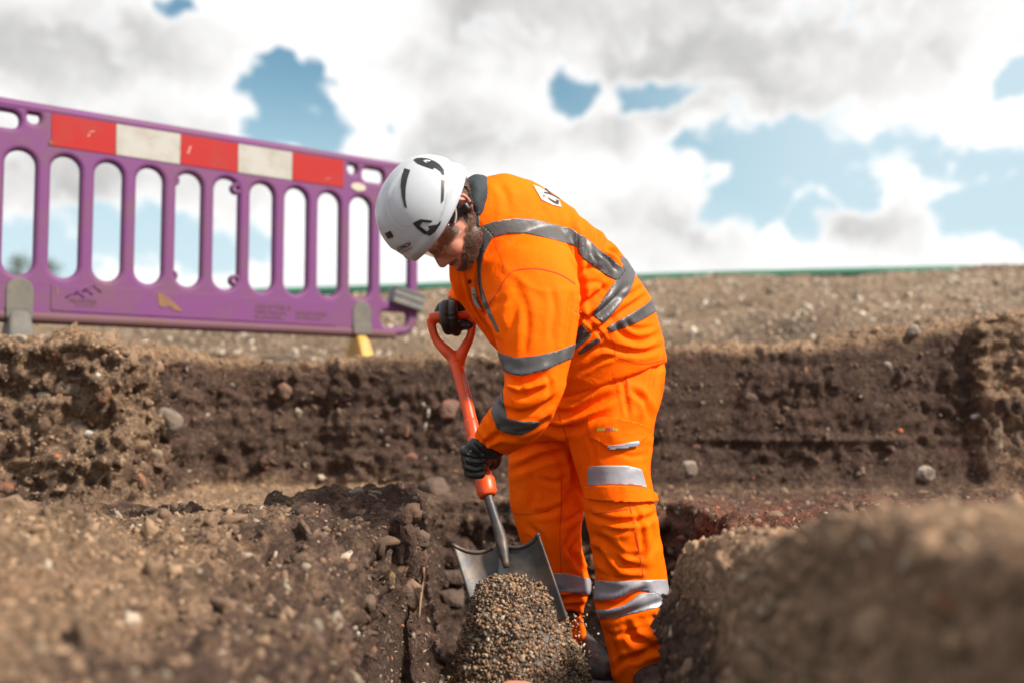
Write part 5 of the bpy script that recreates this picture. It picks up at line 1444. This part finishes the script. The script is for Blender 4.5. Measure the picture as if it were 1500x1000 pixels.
# ------------------------------------------------------------------ stones and brick fragments one can pick out
ROCKM = {}
def rock_mat(c):
    k = tuple(c)
    if k not in ROCKM:
        ROCKM[k] = nodes_mat('stone', tuple(0.85 * x for x in k), 0.9, noise=(17, 0.92, (0.105, 0.07, 0.05), 0.40, 0.60), bump=(55, 0.9, 0.012))
    return ROCKM[k]
PALE, TAN, GREY, BRICK, ORANGE, DARK, WHITE, PINK = (0.40, 0.34, 0.27), (0.36, 0.27, 0.18), (0.22, 0.21, 0.20), (0.30, 0.085, 0.045), (0.42, 0.15, 0.06), (0.075, 0.052, 0.044), (0.62, 0.60, 0.57), (0.30, 0.16, 0.12)
def rock(px, py, w, h, colr, label, name='stone', cat='stone', cubic=0.0, depth=0.7, ang=0.0, sink=0.5, seed=0):
    hit, n, i, r = G_bvh.ray_cast(Vector((0, 0, CAMZ)), pixdir(px, py).normalized())
    if hit is None: return
    d = float(proj(np.array([hit[:]]))[2][0]); m = d / FPX
    V, F = ICO2; V = V.copy()
    if cubic: V = np.sign(V) * np.abs(V) ** (1 - cubic); V /= np.abs(V).max()
    V = V * (1 + 0.30 * perlin(V * 1.1 + seed * 3.7, seed)[:, None] + 0.12 * perlin(V * 3.1 + seed, seed + 1)[:, None])
    # chip a few flat facets
    rs = np.random.default_rng(seed + 100)
    for k in range(5):
        q = rs.normal(size=3); q /= np.linalg.norm(q); t = V @ q; V -= np.clip(t - 0.78, 0, 1)[:, None] * q * 0.9
    a, b, c = w / 2 * m, h / 2 * m, min(w, h) / 2 * m * depth * 1.3
    V = V * np.array((a, c, b))
    ca, sa = math.cos(ang), math.sin(ang); V = V @ np.array([[ca, 0, sa], [0, 1, 0], [-sa, 0, ca]])
    p = np.array(hit) + np.array((0, 1.0, 0)) * c * sink
    o = mk(name, V + p, F, rock_mat(colr), loc=tuple(p)); tag(o, label, cat)
    for e in o.data.polygons: e.use_smooth = True
rocks = [
    (107, 563, 62, 30, PALE, 'long pale lump of rubble sticking out of the left cut face, larger than its neighbours', 'stone', 'stone', 0.2, 0.7, 0.35),
    (64, 580, 26, 16, PALE, 'small pale stone touching the lower end of the long pale rubble lump', 'stone', 'stone', 0.1, 0.7, 0.1),
    (112, 628, 42, 34, TAN, 'tan chalky stone low in the left cut face', 'stone', 'stone', 0.1, 0.7, -0.6),
    (129, 638, 16, 16, WHITE, 'small white stone chip beside the tan chalky stone', 'stone', 'stone'),
    (101, 524, 24, 20, (0.45, 0.24, 0.13), 'buff orange stone near the top of the left cut face', 'stone', 'stone', 0.2),
    (152, 577, 20, 30, ORANGE, 'upright orange brick fragment to the right of the long pale rubble lump', 'brick_fragment', 'brick', 0.3),
    (39, 666, 24, 28, BRICK, 'rounded red brick fragment low in the left cut face under the rubble', 'brick_fragment', 'brick', 0.2),
    (7, 716, 22, 18, BRICK, 'red brick fragment at the foot of the left cut face', 'brick_fragment', 'brick', 0.3),
    (243, 617, 40, 46, (0.20, 0.17, 0.14), 'grey flint set in the corner of the left cut', 'flint', 'stone', 0.1, 0.7, 0.5),
    (255, 625, 12, 20, (0.45, 0.47, 0.50), 'pale bluish chip on the edge of the grey flint', 'stone', 'stone', 0.2, 0.6, 0.5),
    (226, 667, 22, 24, TAN, 'tan stone below the grey flint in the corner of the cut', 'stone', 'stone'),
    (204, 704, 14, 22, ORANGE, 'small orange brick chip at the foot of the corner below the flint', 'brick_fragment', 'brick', 0.2, 0.7, 0.5),
    (223, 748, 26, 12, (0.45, 0.27, 0.17), 'flat orange pebble lying on the pale ledge', 'pebble', 'stone'),
    (26, 497, 30, 14, PALE, 'pale rounded stone beside the grey barrier foot', 'stone', 'stone'),
    (416, 573, 22, 26, (0.26, 0.12, 0.08), 'brown-red brick lump in the back face below the striped rail', 'brick_fragment', 'brick', 0.1, 0.8, 0.4),
    (436, 606, 13, 18, PALE, 'pale stone in the back face below the brown-red brick lump', 'stone', 'stone'),
    (389, 677, 18, 20, ORANGE, 'orange brick chip low in the back face', 'brick_fragment', 'brick', 0.2, 0.7, 0.6),
    (658, 600, 28, 32, (0.20, 0.085, 0.06), 'broken red brick end in the back face beside the shovel shaft', 'brick_fragment', 'brick', 0.4),
    (597, 673, 28, 16, BRICK, 'flat red brick fragment low in the back face near the black glove', 'brick_fragment', 'brick', 0.3, 0.7, 0.4),
    (340, 563, 7, 8, WHITE, 'tiny white stone high in the back face', 'stone', 'stone'),
    (560, 632, 9, 12, (0.5, 0.46, 0.42), 'small pale chip in the middle of the back face', 'stone', 'stone'),
    (595, 630, 8, 20, BRICK, 'thin upright red tile edge in the back face', 'tile_fragment', 'tile', 0.4),
    (627, 605, 5, 16, WHITE, 'upper white fleck of a chalky streak in the back face', 'chalk_fleck', 'stone', 0.2, 0.6, -0.15),
    (623, 625, 5, 14, WHITE, 'lower white fleck of the chalky streak in the back face', 'chalk_fleck', 'stone', 0.2, 0.6, -0.15),
    (1337, 487, 22, 20, (0.30, 0.27, 0.25), 'smooth grey cobble on the lip of the back face', 'cobble', 'stone', 0.0, 0.9, 0.4, 0.0),
    (1300, 537, 15, 18, PALE, 'round pale pebble in a hollow under the grey cobble', 'pebble', 'stone'),
    (1012, 688, 34, 34, (0.36, 0.29, 0.24), 'pale lump of stone at the foot of the back face behind the man', 'stone', 'stone', 0.1),
    (1355, 693, 30, 24, (0.42, 0.36, 0.31), 'pale angular stone on the far ledge under the grey cobble', 'stone', 'stone', 0.2, 0.9, 0.0, 0.0),
    (1020, 655, 12, 11, BRICK, 'small red brick crumb above the pale lump behind the man', 'brick_fragment', 'brick', 0.3),
    (1181, 546, 6, 20, (0.40, 0.15, 0.08), 'thin orange tile edge high in the back face', 'tile_fragment', 'tile', 0.4),
    (974, 571, 16, 16, (0.30, 0.16, 0.12), 'pinkish stone in the back face beside the orange jacket', 'stone', 'stone'),
    (1098, 581, 26, 14, (0.17, 0.13, 0.11), 'flat grey-brown stone in the middle of the back face', 'stone', 'stone', 0.1, 0.7, -0.4),
    (1434, 610, 20, 9, (0.55, 0.55, 0.57), 'flat white stone near the right-hand corner of the cut', 'stone', 'stone', 0.1),
    (1462, 640, 14, 58, (0.34, 0.26, 0.19), 'tall thin slab set upright in the right-hand corner of the cut', 'slab', 'stone', 0.4),
    (1493, 640, 18, 44, (0.42, 0.37, 0.31), 'upright pale slab in the right-hand cut face', 'slab', 'stone', 0.4),
    (598, 874, 30, 46, (0.20, 0.105, 0.075), 'reddish angular stone in the left wall of the trench', 'stone', 'stone', 0.2, 0.8, 0.2),
    (570, 847, 18, 24, (0.36, 0.22, 0.08), 'yellow-brown stone in the trench wall above the reddish angular stone', 'stone', 'stone', 0.2),
    (521, 929, 13, 11, WHITE, 'small white pebble low on the trench edge', 'pebble', 'stone'),
    (522, 722, 24, 14, (0.26, 0.22, 0.19), 'flat brown-grey pebble on the top edge of the trench', 'pebble', 'stone'),
    (547, 723, 26, 9, (0.25, 0.22, 0.20), 'flat grey flake of stone on the top edge of the trench', 'stone', 'stone', 0.1),
    (584, 810, 16, 34, (0.16, 0.10, 0.075), 'brown stone standing on edge in the left trench wall', 'stone', 'stone', 0.2),
    (540, 884, 20, 26, (0.15, 0.09, 0.065), 'dark brown stone below the top of the trench edge', 'stone', 'stone', 0.1),
    (543, 957, 14, 24, (0.30, 0.15, 0.08), 'small rust-brown stone deep in the left trench wall', 'stone', 'stone', 0.1, 0.7, -0.4),
    (613, 790, 34, 30, (0.11, 0.075, 0.055), 'round dark clod near the top of the left trench wall', 'clod', 'clod', 0.0, 0.9),
    (636, 722, 52, 46, (0.105, 0.065, 0.047), 'big crumbly clod on the corner of the trench under the glove', 'clod', 'clod', 0.0, 0.9),
    (664, 846, 42, 22, DARK, 'dark stone block in the end wall of the trench beside the blade', 'stone_block', 'stone', 0.5),
    (660, 878, 46, 34, DARK, 'larger dark stone block below the first in the end wall of the trench', 'stone_block', 'stone', 0.5),
    (1028, 798, 11, 18, (0.45, 0.13, 0.07), 'bright red brick chip in the right trench wall', 'brick_fragment', 'brick', 0.2),
    (1005, 790, 26, 12, (0.19, 0.07, 0.045), 'dull red lump in the right trench wall beside the trousers', 'brick_fragment', 'brick', 0.2),
]
for k, a in enumerate(rocks):
    rock(*a[:5], a[5], a[6], a[7], *(a[8:]), seed=k)

# piece of clay pipe showing through the gravel
def clay_piece():
    c = P(757, 1012, 2.225)
    V, F = ICO2; V = np.sign(V) * np.abs(V) ** 0.7
    V = V * np.array((0.040, 0.055, 0.016)) * (1 + 0.1 * perlin(V * 1.5, 4)[:, None])
    o = mk('clay_fragment', V + c, F, nodes_mat('terracotta', (0.46, 0.20, 0.12), 0.8, noise=(30, 0.5, (0.33, 0.15, 0.10))), loc=tuple(c)); tag(o, 'flat terracotta fragment half buried in the pea gravel', 'brick')
clay_piece()

# thin root hanging down the trench wall
def root_stick():
    L3 = []
    for px, py in ((620, 806), (619, 830), (617, 855), (614, 880), (612, 906)):
        h, n, i, r = G_bvh.ray_cast(Vector((0, 0, CAMZ)), pixdir(px, py).normalized()); L3.append(np.array(h) + np.array(n) * 0.004)
    V, F = tube(L3, [0.004, 0.005, 0.0045, 0.004, 0.003], 8, 4)
    o = mk('root', V, F, nodes_mat('dry_root', (0.25, 0.155, 0.09), 0.85, noise=(50, 0.6, (0.14, 0.08, 0.05))), loc=tuple(L3[-1])); tag(o, 'thin dry root hanging down the left wall of the trench', 'root')
root_stick()

# ------------------------------------------------------------------ green pipe on the bank, trees beyond
def green_pipe():
    xs = np.linspace(-9, 4.6, 40); r = 0.047
    pts = [(x, 9.95, 1.93 + 0.0335 * (x + 2.1) + 0.012 * math.sin(x * 0.9)) for x in xs]
    V, F = tube(pts, r, 20, 2)
    o = mk('green_pipe', V, F, nodes_mat('green_plastic', (0.018, 0.135, 0.082), 0.5, noise=(3, 0.5, (0.03, 0.11, 0.07))), loc=(-2, 9.95, 1.88)); tag(o, 'long green plastic pipe lying along the top of the soil bank', 'pipe')
green_pipe()

def tree(px, pytop, d, hgt, wid, label, seed):
    rs = np.random.default_rng(seed)
    top = P(px, pytop, d); base = np.array((top[0], top[1], 0.35)); hgt = top[2] - 0.35
    r = root('tree', base, label, 'tree', 'trees beyond the bank')
    V, F = tube([base, base + (0.05, 0, hgt * 0.4), base + (0, 0.05, hgt * 0.95)], [0.09, 0.06, 0.012], 10, 4)
    bark = nodes_mat('bark', (0.06, 0.042, 0.03), 0.9, bump=(40, 0.5, 0.01)); tk = mk('trunk', V, F, bark, r)
    tips = []
    for k in range(16):
        z = hgt * (0.3 + 0.65 * k / 15); a = rs.random() * 6.28; l = wid * (1.05 - 0.85 * k / 15) * (0.7 + 0.5 * rs.random())
        e = base + np.array((math.cos(a) * l, math.sin(a) * l, z + l * 0.5)); s = base + (0, 0, z)
        V, F = tube([s, (s + e) / 2 + (0, 0, 0.05), e], [0.022, 0.014, 0.005], 6, 2); mk('limb', V, F, bark, tk)
        for q in range(5): tips.append(s + (e - s) * (0.45 + 0.6 * rs.random()) + rs.normal(size=3) * 0.10)
    tips.append(top - (0, 0, 0.12)); tips.append(top - (0, 0, 0.25))
    tips = np.array(tips); n = 5200
    c = tips[rs.integers(0, len(tips), n)] + rs.normal(size=(n, 3)) * np.array((0.13, 0.13, 0.10))
    u = rs.normal(size=(n, 3)); u /= np.linalg.norm(u, axis=1)[:, None]; v = np.cross(u, rs.normal(size=(n, 3))); v /= np.linalg.norm(v, axis=1)[:, None]
    s = 0.03 * (0.6 + 0.8 * rs.random((n, 1)))
    W = np.stack([c - u * s, c + v * s * 0.5, c + u * s, c - v * s * 0.5], 1).reshape(-1, 3); Ff = np.arange(n * 4).reshape(-1, 4)
    o = mk('crown', W, Ff, nodes_mat('leaf', (0.06, 0.085, 0.035), 0.6, noise=(3, 0.7, (0.035, 0.06, 0.025))), r, smooth=False); o['kind'] = 'stuff'
tree(27, 374, 30, 0, 0.9, 'tree behind the bank whose top shows beside the grey barrier foot', 5)
tree(74, 378, 34, 0, 0.8, 'narrower tree behind the bank partly hidden by a purple bar', 9)
